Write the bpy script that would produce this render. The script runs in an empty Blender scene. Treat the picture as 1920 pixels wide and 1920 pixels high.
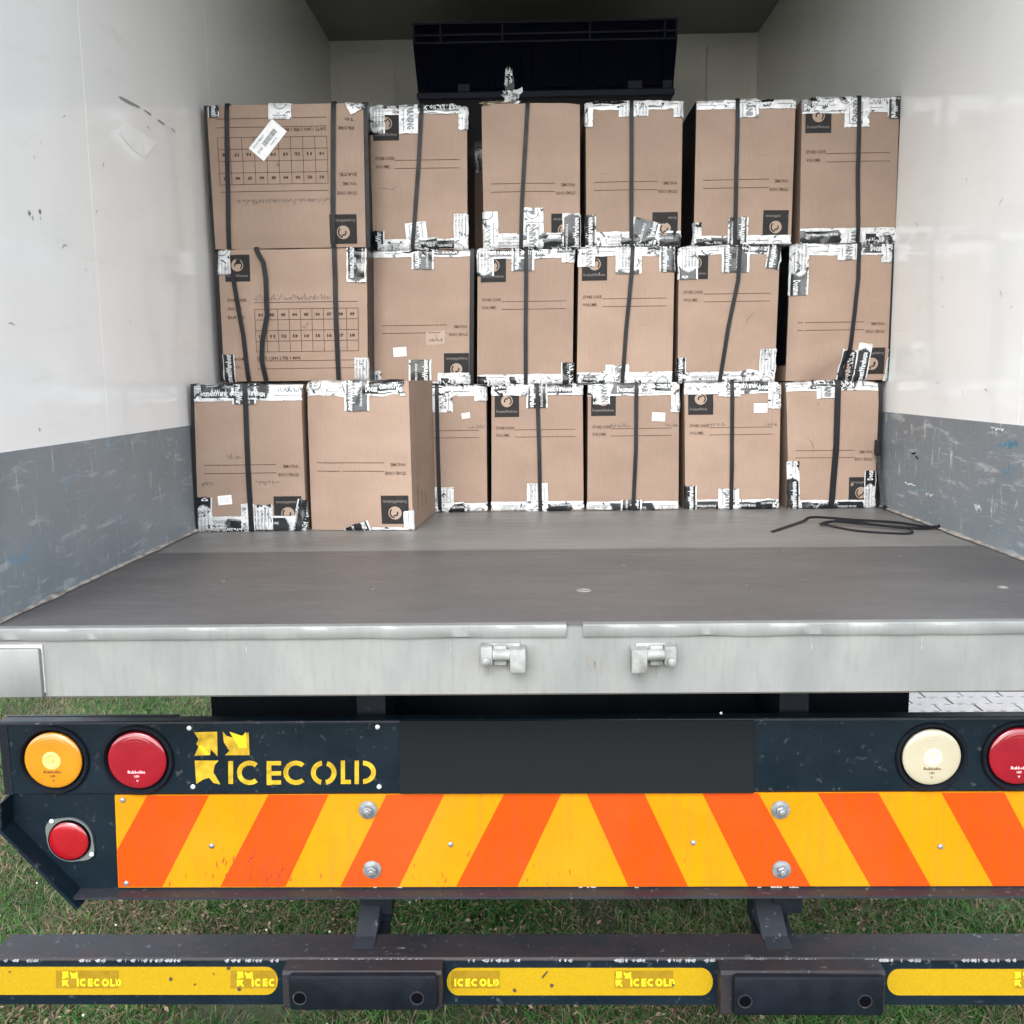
import bpy, bmesh, math, random
import numpy as np
from mathutils import Vector, noise
R = random.Random(7)
SC = bpy.context.scene
COL = SC.collection

# ---------------------------------------------------------------- camera, world, sun, exposure
F, PITCH, YAW, ROLL = 1782.0, .1418, -.0206, -.0128
H = 1.70                        # camera above the ground
ZF = H - .4531                  # truck floor
XL, XR = -1.0176, 1.1824        # inner walls
YT, YJ, YB, YK = 1.70, 2.46, 3.18, 5.18   # tail edge, floor joint, carton fronts, bulkhead
ZC = H + 1.724                  # ceiling
V = Vector
_c, _s = math.cos, math.sin
ex = V((_c(YAW), -_s(YAW), 0)); ey = V((_s(YAW), _c(YAW), 0)); ez = V((0, 0, 1))
fw = ey*_c(PITCH) - ez*_s(PITCH); up0 = ey*_s(PITCH) + ez*_c(PITCH)
rt = ex*_c(ROLL) + up0*_s(ROLL); up = -ex*_s(ROLL) + up0*_c(ROLL)
CP = V((0, 0, H))
cam = bpy.data.cameras.new('camera'); co = bpy.data.objects.new('camera', cam); COL.objects.link(co)
from mathutils import Matrix
m = Matrix((rt, up, -fw)).transposed().to_4x4(); m.translation = CP
co.matrix_world = m
cam.sensor_width = 36; cam.lens = F/1920*36; cam.clip_end = 500; cam.clip_start = .05
SC.camera = co
SUN_EL, SUN_AZ = math.radians(42), math.radians(190)     # azimuth of the sun, clockwise from +Y (sun behind and left of the camera)
w = bpy.data.worlds.new('World'); SC.world = w; w.use_nodes = True
nt = w.node_tree; bg = nt.nodes['Background']
sky = nt.nodes.new('ShaderNodeTexSky'); sky.sky_type = 'NISHITA'; sky.sun_disc = False
sky.sun_elevation = SUN_EL; sky.sun_rotation = SUN_AZ; sky.air_density = 1.0; sky.dust_density = 1.5
hs = nt.nodes.new('ShaderNodeHueSaturation'); hs.inputs['Saturation'].default_value = .40
nt.links.new(sky.outputs[0], hs.inputs['Color']); nt.links.new(hs.outputs[0], bg.inputs[0])
bg.inputs[1].default_value = .15
sl = bpy.data.lights.new('sun', 'SUN'); sl.energy = .55; sl.angle = math.radians(40); sl.color = (1, .985, .96)
so = bpy.data.objects.new('sun', sl); COL.objects.link(so)
sd = V((_s(SUN_AZ)*_c(SUN_EL), _c(SUN_AZ)*_c(SUN_EL), _s(SUN_EL)))
so.rotation_euler = sd.to_track_quat('Z', 'Y').to_euler()
SC.view_settings.view_transform = 'Standard'; SC.view_settings.look = 'None'
SC.view_settings.exposure = 2.0; SC.view_settings.gamma = 1
SC.render.engine = 'CYCLES'; SC.cycles.use_denoising = True
SC.cycles.max_bounces = 10; SC.cycles.diffuse_bounces = 6

def U(px, py, Y=None, Z=None, X=None):
    """the point of a real plane that stands behind a pixel of the photograph"""
    d = rt*((px-960)/F) - up*((py-960)/F) + fw
    if Y is not None: t = (Y-CP.y)/d.y
    elif Z is not None: t = (Z-CP.z)/d.z
    else: t = (X-CP.x)/d.x
    return CP + d*t

# ---------------------------------------------------------------- materials
def nd(nt, t, **k):
    n = nt.nodes.new(t)
    for a, b in k.items():
        if a in n.inputs: n.inputs[a].default_value = b
        else: setattr(n, a, b)
    return n
def ramp(nt, fac, stops):
    r = nt.nodes.new('ShaderNodeValToRGB'); e = r.color_ramp.elements
    while len(e) < len(stops): e.new(.5)
    for i, (p, c) in enumerate(stops):
        e[i].position = p; e[i].color = (*c, 1) if len(c) == 3 else c
    nt.links.new(fac, r.inputs[0]); return r.outputs[0]
def mix(nt, fac, a, b, mode='MIX'):
    n = nt.nodes.new('ShaderNodeMix'); n.data_type = 'RGBA'; n.blend_type = mode
    for s, v in ((0, fac), (6, a), (7, b)):
        if hasattr(v, 'is_output'): nt.links.new(v, n.inputs[s])
        elif s == 0: n.inputs[0].default_value = v
        else: n.inputs[s].default_value = (*v, 1)
    return n.outputs[2]
def tex(nt, scale, detail=4, rough=.55, stretch=(1, 1, 1), rot=(0, 0, 0), coord='Object', kind='ShaderNodeTexNoise', dist=0):
    tc = nt.nodes.new('ShaderNodeTexCoord'); mp = nt.nodes.new('ShaderNodeMapping')
    mp.inputs['Scale'].default_value = stretch; mp.inputs['Rotation'].default_value = rot
    nt.links.new(tc.outputs[coord], mp.inputs[0])
    n = nt.nodes.new(kind); n.inputs['Scale'].default_value = scale
    if kind == 'ShaderNodeTexNoise':
        n.inputs['Detail'].default_value = detail; n.inputs['Roughness'].default_value = rough; n.inputs['Distortion'].default_value = dist
    nt.links.new(mp.outputs[0], n.inputs['Vector']); return n
def base(name, col, rough=.5, metal=0, bump=0, bscale=200, var=.0, vscale=6, coat=0, spec=.5):
    m = bpy.data.materials.new(name); m.use_nodes = True; nt = m.node_tree; b = nt.nodes['Principled BSDF']
    b.inputs['Base Color'].default_value = (*col, 1); b.inputs['Roughness'].default_value = rough
    b.inputs['Metallic'].default_value = metal; b.inputs['Coat Weight'].default_value = coat
    b.inputs['Specular IOR Level'].default_value = spec
    if var:
        n = tex(nt, vscale, 6)
        lo = tuple(c*(1-var) for c in col); hi = tuple(min(1, c*(1+var)) for c in col)
        nt.links.new(ramp(nt, n.outputs[0], [(.3, lo), (.7, hi)]), b.inputs['Base Color'])
        nt.links.new(ramp(nt, n.outputs[0], [(.3, (max(.03, rough-.08),)*3), (.7, (min(1, rough+.1),)*3)]), b.inputs['Roughness'])
    if bump:
        n = tex(nt, bscale, 3); bp = nt.nodes.new('ShaderNodeBump'); bp.inputs['Strength'].default_value = bump; bp.inputs['Distance'].default_value = .002
        nt.links.new(n.outputs[0], bp.inputs['Height']); nt.links.new(bp.outputs[0], b.inputs['Normal'])
    return m, nt, b
def basecol(b): return b.inputs['Base Color'].links[0].from_socket

def m_card():
    m, nt, b = base('cardboard', (.40, .27, .18), .8, spec=.25, bump=.15, bscale=350)
    oi = nt.nodes.new('ShaderNodeObjectInfo')
    n = tex(nt, 5, 5, stretch=(1, 1, 1.6)); fl = tex(nt, 110, 2, stretch=(6, 6, .12))
    c = ramp(nt, n.outputs[0], [(.3, (.240, .170, .128)), (.7, (.302, .217, .167))])
    c = mix(nt, .22, c, ramp(nt, fl.outputs[0], [(.35, (.205, .145, .109)), (.65, (.31, .226, .172))]))
    st = tex(nt, 3.1, 7, .6)
    c = mix(nt, ramp(nt, st.outputs[0], [(.60, (0,)*3), (.74, (.35,)*3)]), c, (.25, .17, .12))
    hv = nt.nodes.new('ShaderNodeHueSaturation'); nt.links.new(c, hv.inputs['Color'])
    mr = nd(nt, 'ShaderNodeMapRange'); nt.links.new(oi.outputs['Random'], mr.inputs[0]); mr.inputs[3].default_value = .86; mr.inputs[4].default_value = 1.14
    nt.links.new(mr.outputs[0], hv.inputs['Value']); nt.links.new(hv.outputs[0], b.inputs['Base Color'])
    return m
CARD = m_card()
INK = base('brown_ink', (.075, .042, .032), .8, spec=.1)[0]
LOGO = base('dark_print', (.020, .019, .019), .7, spec=.2, var=.25, vscale=40)[0]
LOGOTX = base('print_grey', (.13, .115, .105), .7)[0]
EMB = base('emblem_tan', (.30, .22, .165), .7)[0]
PEN = base('pen_ink', (.06, .05, .05), .6)[0]
STRAP = base('black_strap', (.006, .0065, .009), .45, spec=.28, bump=.3, bscale=600, var=.3, vscale=30)[0]
WTX = base('white_tape_print', (.62, .64, .64), .35)[0]
GTX = base('grey_tape_print', (.10, .11, .12), .35)[0]
STICK = base('white_sticker', (.74, .74, .73), .5, var=.08, vscale=60)[0]
def m_tape():
    m, nt, b = base('printed_packing_tape', (.7, .7, .7), .22, coat=.3)
    uv = nt.nodes.new('ShaderNodeUVMap'); sp = nt.nodes.new('ShaderNodeSeparateXYZ'); nt.links.new(uv.outputs[0], sp.inputs[0])
    def mt(op, a, c=None):
        n = nt.nodes.new('ShaderNodeMath'); n.operation = op
        for i, v in enumerate((a, c)):
            if v is None: continue
            if hasattr(v, 'is_output'): nt.links.new(v, n.inputs[i])
            else: n.inputs[i].default_value = v
        return n.outputs[0]
    wob = tex(nt, 60, 4, coord='UV')
    u = mt('ADD', sp.outputs[0], mt('MULTIPLY', mt('SUBTRACT', wob.outputs[0], .5), .03))
    fr = mt('FRACT', mt('DIVIDE', mt('ADD', u, mt('MULTIPLY', mt('ABSOLUTE', mt('SUBTRACT', sp.outputs[1], .5)), .03)), .43))
    blk = mt('LESS_THAN', fr, .335)
    inn = mt('LESS_THAN', mt('ABSOLUTE', mt('SUBTRACT', sp.outputs[1], .5)), .42)
    msk = mt('MULTIPLY', blk, inn)
    dirt = tex(nt, 45, 5, coord='Object')
    wh = ramp(nt, dirt.outputs[0], [(.3, (.40, .42, .43)), (.6, (.62, .62, .61))])
    bk = ramp(nt, dirt.outputs[0], [(.35, (.006, .0075, .010)), (.66, (.010, .012, .014)), (.76, (.09, .10, .11))])
    cr_ = tex(nt, 38, 4, .6, coord='Object', dist=1.2)
    wh = mix(nt, ramp(nt, cr_.outputs[0], [(.595, (0,)*3), (.625, (1,)*3)]), wh, (.012, .014, .017))
    nt.links.new(mix(nt, msk, wh, bk), b.inputs['Base Color'])
    n = tex(nt, 170, 5, .6, stretch=(1, 1, .6), dist=1.0); bp = nt.nodes.new('ShaderNodeBump'); bp.inputs['Strength'].default_value = .35; bp.inputs['Distance'].default_value = .002
    nt.links.new(n.outputs[0], bp.inputs['Height']); nt.links.new(bp.outputs[0], b.inputs['Normal'])
    return m
TAPE = m_tape()
def m_wall():
    m, nt, b = base('white_grp_wall', (.78, .77, .74), .10, spec=.6)
    n = tex(nt, 1.6, 6, stretch=(1, 1.5, .6)); n2 = tex(nt, 9, 8, .7, stretch=(1, .5, 2.2)); n3 = tex(nt, 30, 6, .7, stretch=(1, 2.5, .35))
    c = ramp(nt, n.outputs[0], [(.3, (.86, .855, .835)), (.68, (.92, .915, .90))])
    c = mix(nt, ramp(nt, n2.outputs[0], [(.56, (0,)*3), (.72, (.22,)*3)]), c, (.66, .64, .58))
    c = mix(nt, ramp(nt, n3.outputs[0], [(.70, (0,)*3), (.76, (.5,)*3)]), c, (.36, .36, .36))
    nt.links.new(c, b.inputs['Base Color'])
    nt.links.new(ramp(nt, n2.outputs[0], [(.3, (.05,)*3), (.8, (.2,)*3)]), b.inputs['Roughness'])
    lo = tex(nt, 2.2, 2); bp = nt.nodes.new('ShaderNodeBump'); bp.inputs['Strength'].default_value = .10; bp.inputs['Distance'].default_value = .008
    nt.links.new(lo.outputs[0], bp.inputs['Height']); nt.links.new(bp.outputs[0], b.inputs['Normal'])
    return m
WALL = m_wall()
BULK = base('bulkhead_white', (.74, .74, .71), .4, var=.06, vscale=3)[0]
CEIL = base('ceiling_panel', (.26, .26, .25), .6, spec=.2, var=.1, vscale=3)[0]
def m_kick(strong):
    m, nt, b = base('grey_kick_panel', (.2, .22, .24), .42)
    n = tex(nt, 3, 6); c = ramp(nt, n.outputs[0], [(.3, (.17, .200, .222)), (.7, (.235, .262, .278))])
    def scratch(c, scale, st, rot, lo, hi, col, amt):
        t = tex(nt, scale, 7, .72, stretch=st, rot=rot, dist=.4)
        return mix(nt, ramp(nt, t.outputs[0], [(lo, (0,)*3), (hi, (amt,)*3)]), c, col)
    lowm = tex(nt, 1.4, 3)
    c = scratch(c, 7, (1, 1, 5), (.12, 0, 0), .56, .66, (.42, .45, .47), .7*strong)
    c = scratch(c, 12, (1, 3.5, .8), (.3, 0, 0), .59, .68, (.55, .57, .57), .75*strong)
    c = scratch(c, 5, (1, 1.5, 3), (-.2, 0, 0), .60, .70, (.10, .27, .42), .75*strong)
    c = scratch(c, 26, (1, 1, 3), (0, 0, 0), .64, .70, (.06, .065, .07), .6)
    c = scratch(c, 18, (1, 1, 7), (.05, 0, 0), .63, .69, (.55, .56, .55), .5*strong)
    nt.links.new(c, b.inputs['Base Color'])
    bn = tex(nt, 40, 5, stretch=(1, 1, 2)); bp = nt.nodes.new('ShaderNodeBump'); bp.inputs['Strength'].default_value = .3; bp.inputs['Distance'].default_value = .003
    nt.links.new(bn.outputs[0], bp.inputs['Height']); nt.links.new(bp.outputs[0], b.inputs['Normal'])
    return m
KICKL, KICKR = m_kick(.85), m_kick(1.2)
def m_floor(name, a, bb, rough):
    m, nt, b = base(name, a, rough)
    n = tex(nt, 2.2, 6, stretch=(1, 2.4, 1)); n2 = tex(nt, 14, 8, .7, stretch=(.35, 3, 1)); n3 = tex(nt, 5, 6, .7, stretch=(.5, 3.5, 1), rot=(0, 0, .1))
    c = ramp(nt, n.outputs[0], [(.3, a), (.7, bb)])
    c = mix(nt, ramp(nt, n2.outputs[0], [(.52, (0,)*3), (.78, (.35,)*3)]), c, tuple(min(1, x*1.6) for x in bb))
    c = mix(nt, ramp(nt, n3.outputs[0], [(.60, (0,)*3), (.72, (.5,)*3)]), c, tuple(x*.6 for x in a))
    n5 = tex(nt, 1.3, 7, .65); c = mix(nt, ramp(nt, n5.outputs[0], [(.45, (0,)*3), (.7, (.4,)*3)]), c, tuple(x*1.35 for x in bb))
    sp = tex(nt, 55, 3, .6, stretch=(.6, 1.6, 1))
    c = mix(nt, ramp(nt, sp.outputs[0], [(.73, (0,)*3), (.77, (.7,)*3)]), c, tuple(x*2.2 for x in bb))
    nt.links.new(c, b.inputs['Base Color'])
    nt.links.new(ramp(nt, n2.outputs[0], [(.3, (rough-.1,)*3), (.7, (rough+.14,)*3)]), b.inputs['Roughness'])
    bp = nt.nodes.new('ShaderNodeBump'); bp.inputs['Strength'].default_value = .3; bp.inputs['Distance'].default_value = .002
    nt.links.new(n2.outputs[0], bp.inputs['Height']); nt.links.new(bp.outputs[0], b.inputs['Normal'])
    return m
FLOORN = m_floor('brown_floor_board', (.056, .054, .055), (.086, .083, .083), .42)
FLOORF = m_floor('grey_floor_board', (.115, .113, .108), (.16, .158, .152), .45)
def m_alu():
    m, nt, b = base('worn_aluminium', (.62, .63, .63), .45, metal=.35)
    n = tex(nt, 4, 6, stretch=(2.0, 1, 1)); n2 = tex(nt, 30, 7, .65, stretch=(3, 1, .35)); n3 = tex(nt, 9, 8, .7)
    c = ramp(nt, n.outputs[0], [(.3, (.185, .194, .190)), (.7, (.268, .270, .261))])
    c = mix(nt, ramp(nt, n2.outputs[0], [(.5, (0,)*3), (.75, (.5,)*3)]), c, (.16, .17, .165))
    c = mix(nt, ramp(nt, n3.outputs[0], [(.63, (0,)*3), (.75, (.5,)*3)]), c, (.20, .18, .15))
    c = mix(nt, ramp(nt, tex(nt, 75, 3).outputs[0], [(.70, (0,)*3), (.75, (.9,)*3)]), c, (.22, .21, .2))
    nt.links.new(c, b.inputs['Base Color'])
    nt.links.new(ramp(nt, n3.outputs[0], [(.3, (.48,)*3), (.8, (.68,)*3)]), b.inputs['Roughness'])
    bp = nt.nodes.new('ShaderNodeBump'); bp.inputs['Strength'].default_value = .35; bp.inputs['Distance'].default_value = .003
    nt.links.new(n3.outputs[0], bp.inputs['Height']); nt.links.new(bp.outputs[0], b.inputs['Normal'])
    return m
ALU = m_alu()
def m_navy(name, col, dust, rust=0):
    m, nt, b = base(name, col, .42, spec=.2)
    n = tex(nt, 6, 7, .65); n2 = tex(nt, 60, 4, .6)
    c = ramp(nt, n.outputs[0], [(.3, col), (.75, tuple(x*1.5+.0008 for x in col))])
    c = mix(nt, ramp(nt, n2.outputs[0], [(.62, (0,)*3), (.74, (dust,)*3)]), c, (.22, .22, .22))
    if rust:
        n3 = tex(nt, 11, 8, .75, stretch=(.8, 1, 1))
        c = mix(nt, ramp(nt, n3.outputs[0], [(.42, (0,)*3), (.60, (rust,)*3)]), c, (.026, .020, .021))
        n4 = tex(nt, 38, 7, .75, stretch=(.7, 1.6, 1))
        c = mix(nt, ramp(nt, n4.outputs[0], [(.62, (0,)*3), (.72, (.55*rust,)*3)]), c, (.20, .175, .17))
    nt.links.new(c, b.inputs['Base Color'])
    nt.links.new(ramp(nt, n.outputs[0], [(.3, (.33,)*3), (.7, (.52,)*3)]), b.inputs['Roughness'])
    bp = nt.nodes.new('ShaderNodeBump'); bp.inputs['Strength'].default_value = .2; bp.inputs['Distance'].default_value = .002
    nt.links.new(n2.outputs[0], bp.inputs['Height']); nt.links.new(bp.outputs[0], b.inputs['Normal'])
    return m
NAVY = m_navy('navy_painted_steel', (.0025, .0072, .0120), .2)
NAVYD = m_navy('dark_chassis_steel', (.006, .008, .012), .1)
RUSTY = m_navy('rusty_bumper_steel', (.013, .014, .017), .5, 1)
EDGE = base('chipped_paint_edge', (.15, .155, .165), .6, var=.7, vscale=90)[0]
FLANGE = m_navy('worn_flange_steel', (.018, .020, .025), .5)
RUBBER = base('black_rubber', (.004, .006, .010), .55, spec=.16, bump=.3, bscale=120, var=.3, vscale=20)[0]
def m_retro(name, col, dirt=.5):
    m, nt, b = base(name, col, .5, coat=.0, spec=.12)
    n = tex(nt, 7, 8, .7, stretch=(1, 1, 1.4)); n2 = tex(nt, 42, 7, .8, stretch=(1, 1, .8))
    c = ramp(nt, n.outputs[0], [(.3, tuple(x*.86 for x in col)), (.65, col)])
    n3 = tex(nt, 16, 6, .7, stretch=(3, 1, .25)); n4 = tex(nt, 3, 4)
    c = mix(nt, ramp(nt, n3.outputs[0], [(.45, (0,)*3), (.75, (.5,)*3)]), c, tuple(x*.6+.015 for x in col))
    c = mix(nt, ramp(nt, n4.outputs[0], [(.45, (0,)*3), (.7, (.22,)*3)]), c, tuple(min(1, x*1.1+.03) for x in col))
    c = mix(nt, ramp(nt, n2.outputs[0], [(.60, (0,)*3), (.70, (dirt,)*3)]), c, (.25, .06, .015))
    hv = tex(nt, 420, kind='ShaderNodeTexVoronoi'); bp = nt.nodes.new('ShaderNodeBump'); bp.inputs['Strength'].default_value = .12; bp.inputs['Distance'].default_value = .001
    nt.links.new(hv.outputs['Distance'], bp.inputs['Height']); nt.links.new(bp.outputs[0], b.inputs['Normal'])
    nt.links.new(c, b.inputs['Base Color']); return m
AMBERS = m_retro('amber_sheeting', (.52, .205, .001), .4)
REDS = m_retro('red_orange_sheeting', (.50, .055, .002), .55)
def m_yel():
    m, nt, b = base('yellow_reflective_tape', (.8, .5, .02), .35, coat=.3)
    v = tex(nt, 190, kind='ShaderNodeTexVoronoi', rot=(0, .78, 0)); n2 = tex(nt, 8, 7, .7)
    c = mix(nt, ramp(nt, v.outputs['Distance'], [(.15, (0,)*3), (.6, (.55,)*3)]), (.37, .245, .004), (.30, .175, .003))
    c = mix(nt, ramp(nt, n2.outputs[0], [(.64, (0,)*3), (.78, (.7,)*3)]), c, (.24, .12, .02))
    nt.links.new(c, b.inputs['Base Color']); return m
YEL = m_yel()
YELD = base('dark_yellow_print', (.23, .14, .006), .35, var=.12, vscale=60)[0]
YELB = base('bright_yellow_print', (.62, .47, .015), .35)[0]
YELL = base('yellow_letters', (.42, .27, .012), .4, var=.35, vscale=50)[0]
RUSTB = base('dirt_marks', (.05, .03, .02), .8)[0]
STEEL = base('zinc_bolt', (.24, .26, .27), .42, metal=.5, var=.3, vscale=80)[0]
def m_lens(name, col, c2):
    m, nt, b = base(name, col, .10, coat=1.0)
    b.inputs['Subsurface Weight'].default_value = .0
    n = tex(nt, 14, 3); nt.links.new(ramp(nt, n.outputs[0], [(.3, col), (.7, c2)]), b.inputs['Base Color'])
    wv = tex(nt, 6, coord='Generated', kind='ShaderNodeTexWave', stretch=(1, 0, 1)); wv.wave_type = 'RINGS'; wv.rings_direction = 'SPHERICAL'
    wv.inputs['Vector'].links[0].from_node.inputs['Location'].default_value = (-.5, 0, -.5)
    bp = nt.nodes.new('ShaderNodeBump'); bp.inputs['Strength'].default_value = .13; bp.inputs['Distance'].default_value = .0012
    nt.links.new(wv.outputs['Fac'], bp.inputs['Height']); nt.links.new(bp.outputs[0], b.inputs['Normal'])
    return m
LAMB = m_lens('amber_lens', (.47, .18, .006), (.53, .215, .012))
LRED = m_lens('red_lens', (.20, .002, .012), (.27, .005, .016))
LRED2 = m_lens('bright_red_lens', (.24, .002, .008), (.30, .004, .010))
LWHT = m_lens('cream_lens', (.38, .345, .245), (.43, .39, .285))
LBULB = base('lens_centre', (.62, .42, .14), .3)[0]
PLATE = base('plate_mask_grey', (.012, .0128, .0135), .85, spec=.04)[0]
EVAP = base('dark_blue_cooler', (.0011, .0020, .0085), .6, spec=.04, var=.3, vscale=8)[0]
EVAPE = base('cooler_edge', (.017, .019, .036), .6, spec=.2)[0]
SEAL = base('dirty_sealant', (.24, .225, .20), .85, var=.6, vscale=28, bump=.6, bscale=60)[0]
BLACK = base('recess_black', (.003, .003, .004), .8, spec=.0)[0]
GALV = base('galvanised', (.24, .245, .235), .6, metal=.2, var=.4, vscale=35, bump=.3, bscale=60)[0]
RESID = base('sticker_residue', (.90, .90, .88), .6, var=.06, vscale=30)[0]
SCUFF = base('grey_scuff', (.27, .27, .27), .6, var=.5, vscale=120)[0]
SEAMM = base('seam_strip', (.93, .93, .91), .15)[0]

# ---------------------------------------------------------------- mesh helpers
class MB:
    def __init__(s): s.v = []; s.f = []; s.m = []; s.uv = []
    def quad(s, pts, mi=0, uv=None):
        b = len(s.v); s.v += [tuple(p) for p in pts]; s.f.append(tuple(range(b, b+len(pts)))); s.m.append(mi); s.uv.append(uv)
    def add(s, vs, fs, mi=0):
        b = len(s.v); s.v += [tuple(p) for p in vs]
        for f in fs: s.f.append(tuple(b+i for i in f)); s.m.append(mi); s.uv.append(None)
    def box(s, a, b, mi=0, bev=0):
        x0, y0, z0 = (min(a[i], b[i]) for i in range(3)); x1, y1, z1 = (max(a[i], b[i]) for i in range(3))
        if bev:
            bm = bmesh.new(); bmesh.ops.create_cube(bm, size=1)
            for v in bm.verts: v.co = V(((x0+x1)/2+v.co.x*(x1-x0), (y0+y1)/2+v.co.y*(y1-y0), (z0+z1)/2+v.co.z*(z1-z0)))
            bmesh.ops.bevel(bm, geom=bm.edges[:], offset=bev, segments=2, affect='EDGES', profile=.5)
            s.add([v.co[:] for v in bm.verts], [[v.index for v in f.verts] for f in bm.faces], mi); bm.free(); return
        vs = [(x0, y0, z0), (x1, y0, z0), (x1, y1, z0), (x0, y1, z0), (x0, y0, z1), (x1, y0, z1), (x1, y1, z1), (x0, y1, z1)]
        s.add(vs, [(0, 3, 2, 1), (4, 5, 6, 7), (0, 1, 5, 4), (1, 2, 6, 5), (2, 3, 7, 6), (3, 0, 4, 7)], mi)
    def prism(s, poly, y0, y1, mi=0):
        """poly: (x, z) anticlockwise seen from -Y; from y0 (front) to y1"""
        n = len(poly)
        s.add([(x, y0, z) for x, z in poly]+[(x, y1, z) for x, z in poly],
              [tuple(range(n)), tuple(range(2*n-1, n-1, -1))]+[(i, n+i, n+(i+1) % n, (i+1) % n) for i in range(n)], mi)
    def extrude_x(s, prof, x0, x1, mi=0):
        n = len(prof)
        s.add([(x0, y, z) for y, z in prof]+[(x1, y, z) for y, z in prof],
              [tuple(range(n)), tuple(range(2*n-1, n-1, -1))]+[(i, n+i, n+(i+1) % n, (i+1) % n) for i in range(n)], mi)
    def lathe(s, c, prof, seg=40, mi=0, axis=V((0, -1, 0)), a0=V((1, 0, 0)), closed=True):
        """prof: (radius, out) out along axis"""
        a1 = axis.cross(a0); b = len(s.v); c = V(c)
        for r, o in prof:
            for k in range(seg):
                t = 2*math.pi*k/seg; s.v.append(tuple(c+axis*o+(a0*math.cos(t)+a1*math.sin(t))*r))
        for i in range(len(prof)-1):
            for k in range(seg):
                k2 = (k+1) % seg
                s.f.append((b+i*seg+k, b+i*seg+k2, b+(i+1)*seg+k2, b+(i+1)*seg+k)); s.m.append(mi); s.uv.append(None)
        if prof[-1][0] > 1e-5 and closed: s.f.append(tuple(b+(len(prof)-1)*seg+k for k in range(seg))); s.m.append(mi); s.uv.append(None)
    def ribbon(s, path, width, nrm, thick=.0012, mi=0):
        """flat strap along path; nrm(i) outward normal"""
        n = len(path); path = [V(p) for p in path]; b = len(s.v)
        for i, p in enumerate(path):
            d = (path[min(n-1, i+1)]-path[max(0, i-1)]).normalized(); nn = nrm[i] if isinstance(nrm, list) else nrm
            sd = d.cross(nn).normalized()*width/2; nn = sd.cross(d).normalized()
            if nn.dot(nrm[i] if isinstance(nrm, list) else nrm) < 0: nn = -nn
            for q in (p-sd, p+sd, p+sd+nn*thick, p-sd+nn*thick): s.v.append(tuple(q))
        for i in range(n-1):
            for k in range(4):
                k2 = (k+1) % 4; s.f.append((b+i*4+k, b+i*4+k2, b+i*4+4+k2, b+i*4+4+k)); s.m.append(mi); s.uv.append(None)
        s.f += [(b, b+1, b+2, b+3), (b+n*4-1, b+n*4-2, b+n*4-3, b+n*4-4)]; s.m += [mi]*2; s.uv += [None]*2
    def build(s, name, mats, parent=None, smooth=False, recalc=True, origin=None):
        me = bpy.data.meshes.new(name)
        if not isinstance(mats, (list, tuple)): mats = [mats]
        o3 = V(origin) if origin is not None else V((0, 0, 0))
        vs = [(a-o3.x, b-o3.y, c-o3.z) for a, b, c in s.v] if origin is not None else s.v
        me.from_pydata(vs, [], s.f)
        for mm in mats: me.materials.append(mm)
        me.polygons.foreach_set('material_index', s.m)
        if any(u is not None for u in s.uv):
            l = me.uv_layers.new(name='UVMap'); k = 0
            for f, u in zip(s.f, s.uv):
                for j in range(len(f)):
                    if u is not None: l.data[k].uv = u[j]
                    k += 1
        if recalc:
            bm = bmesh.new(); bm.from_mesh(me); bmesh.ops.recalc_face_normals(bm, faces=bm.faces); bm.to_mesh(me); bm.free()
        if smooth:
            me.polygons.foreach_set('use_smooth', [True]*len(me.polygons))
            try: me.set_sharp_from_angle(angle=math.radians(35))
            except Exception: pass
        me.update()
        o = bpy.data.objects.new(name, me); COL.objects.link(o)
        if origin is not None: o.location = origin
        if parent is not None:
            o.parent = parent; o.matrix_parent_inverse = Matrix.Translation(-parent_world(parent))
        return o
def parent_world(o):
    t = V(o.location)
    if o.parent is not None: t = t.copy()   # children are given in world space, parents never rotate
    return t
def thing(name, label, cat, loc, group=None):
    o = bpy.data.objects.new(name, None); COL.objects.link(o); o.location = loc; o.empty_display_size = .1
    o['label'] = label; o['category'] = cat
    if group: o['group'] = group
    return o
def setk(o, kind): o['kind'] = kind; return o

_tc = {}
def text2d(s, size=1.0, bold=0.0, space=1.0):
    """flat text outline as triangles, baseline left at (0,0); cap height about .7*size"""
    k = (s, bold, space)
    if k not in _tc:
        cu = bpy.data.curves.new('t', 'FONT'); cu.body = s; cu.size = 1; cu.resolution_u = 1; cu.offset = bold; cu.space_character = space
        o = bpy.data.objects.new('t', cu); COL.objects.link(o); bpy.context.view_layer.update()
        me = o.evaluated_get(bpy.context.evaluated_depsgraph_get()).to_mesh()
        vs = [(v.co.x, v.co.y) for v in me.vertices]; fs = [tuple(p.vertices) for p in me.polygons]
        o.evaluated_get(bpy.context.evaluated_depsgraph_get()).to_mesh_clear()
        bpy.data.objects.remove(o); bpy.data.curves.remove(cu)
        x0 = min(v[0] for v in vs); vs = [(a-x0, b) for a, b in vs]
        _tc[k] = (vs, fs, max(v[0] for v in vs))
    vs, fs, wd = _tc[k]
    return [(a*size, b*size) for a, b in vs], fs, wd*size

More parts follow.
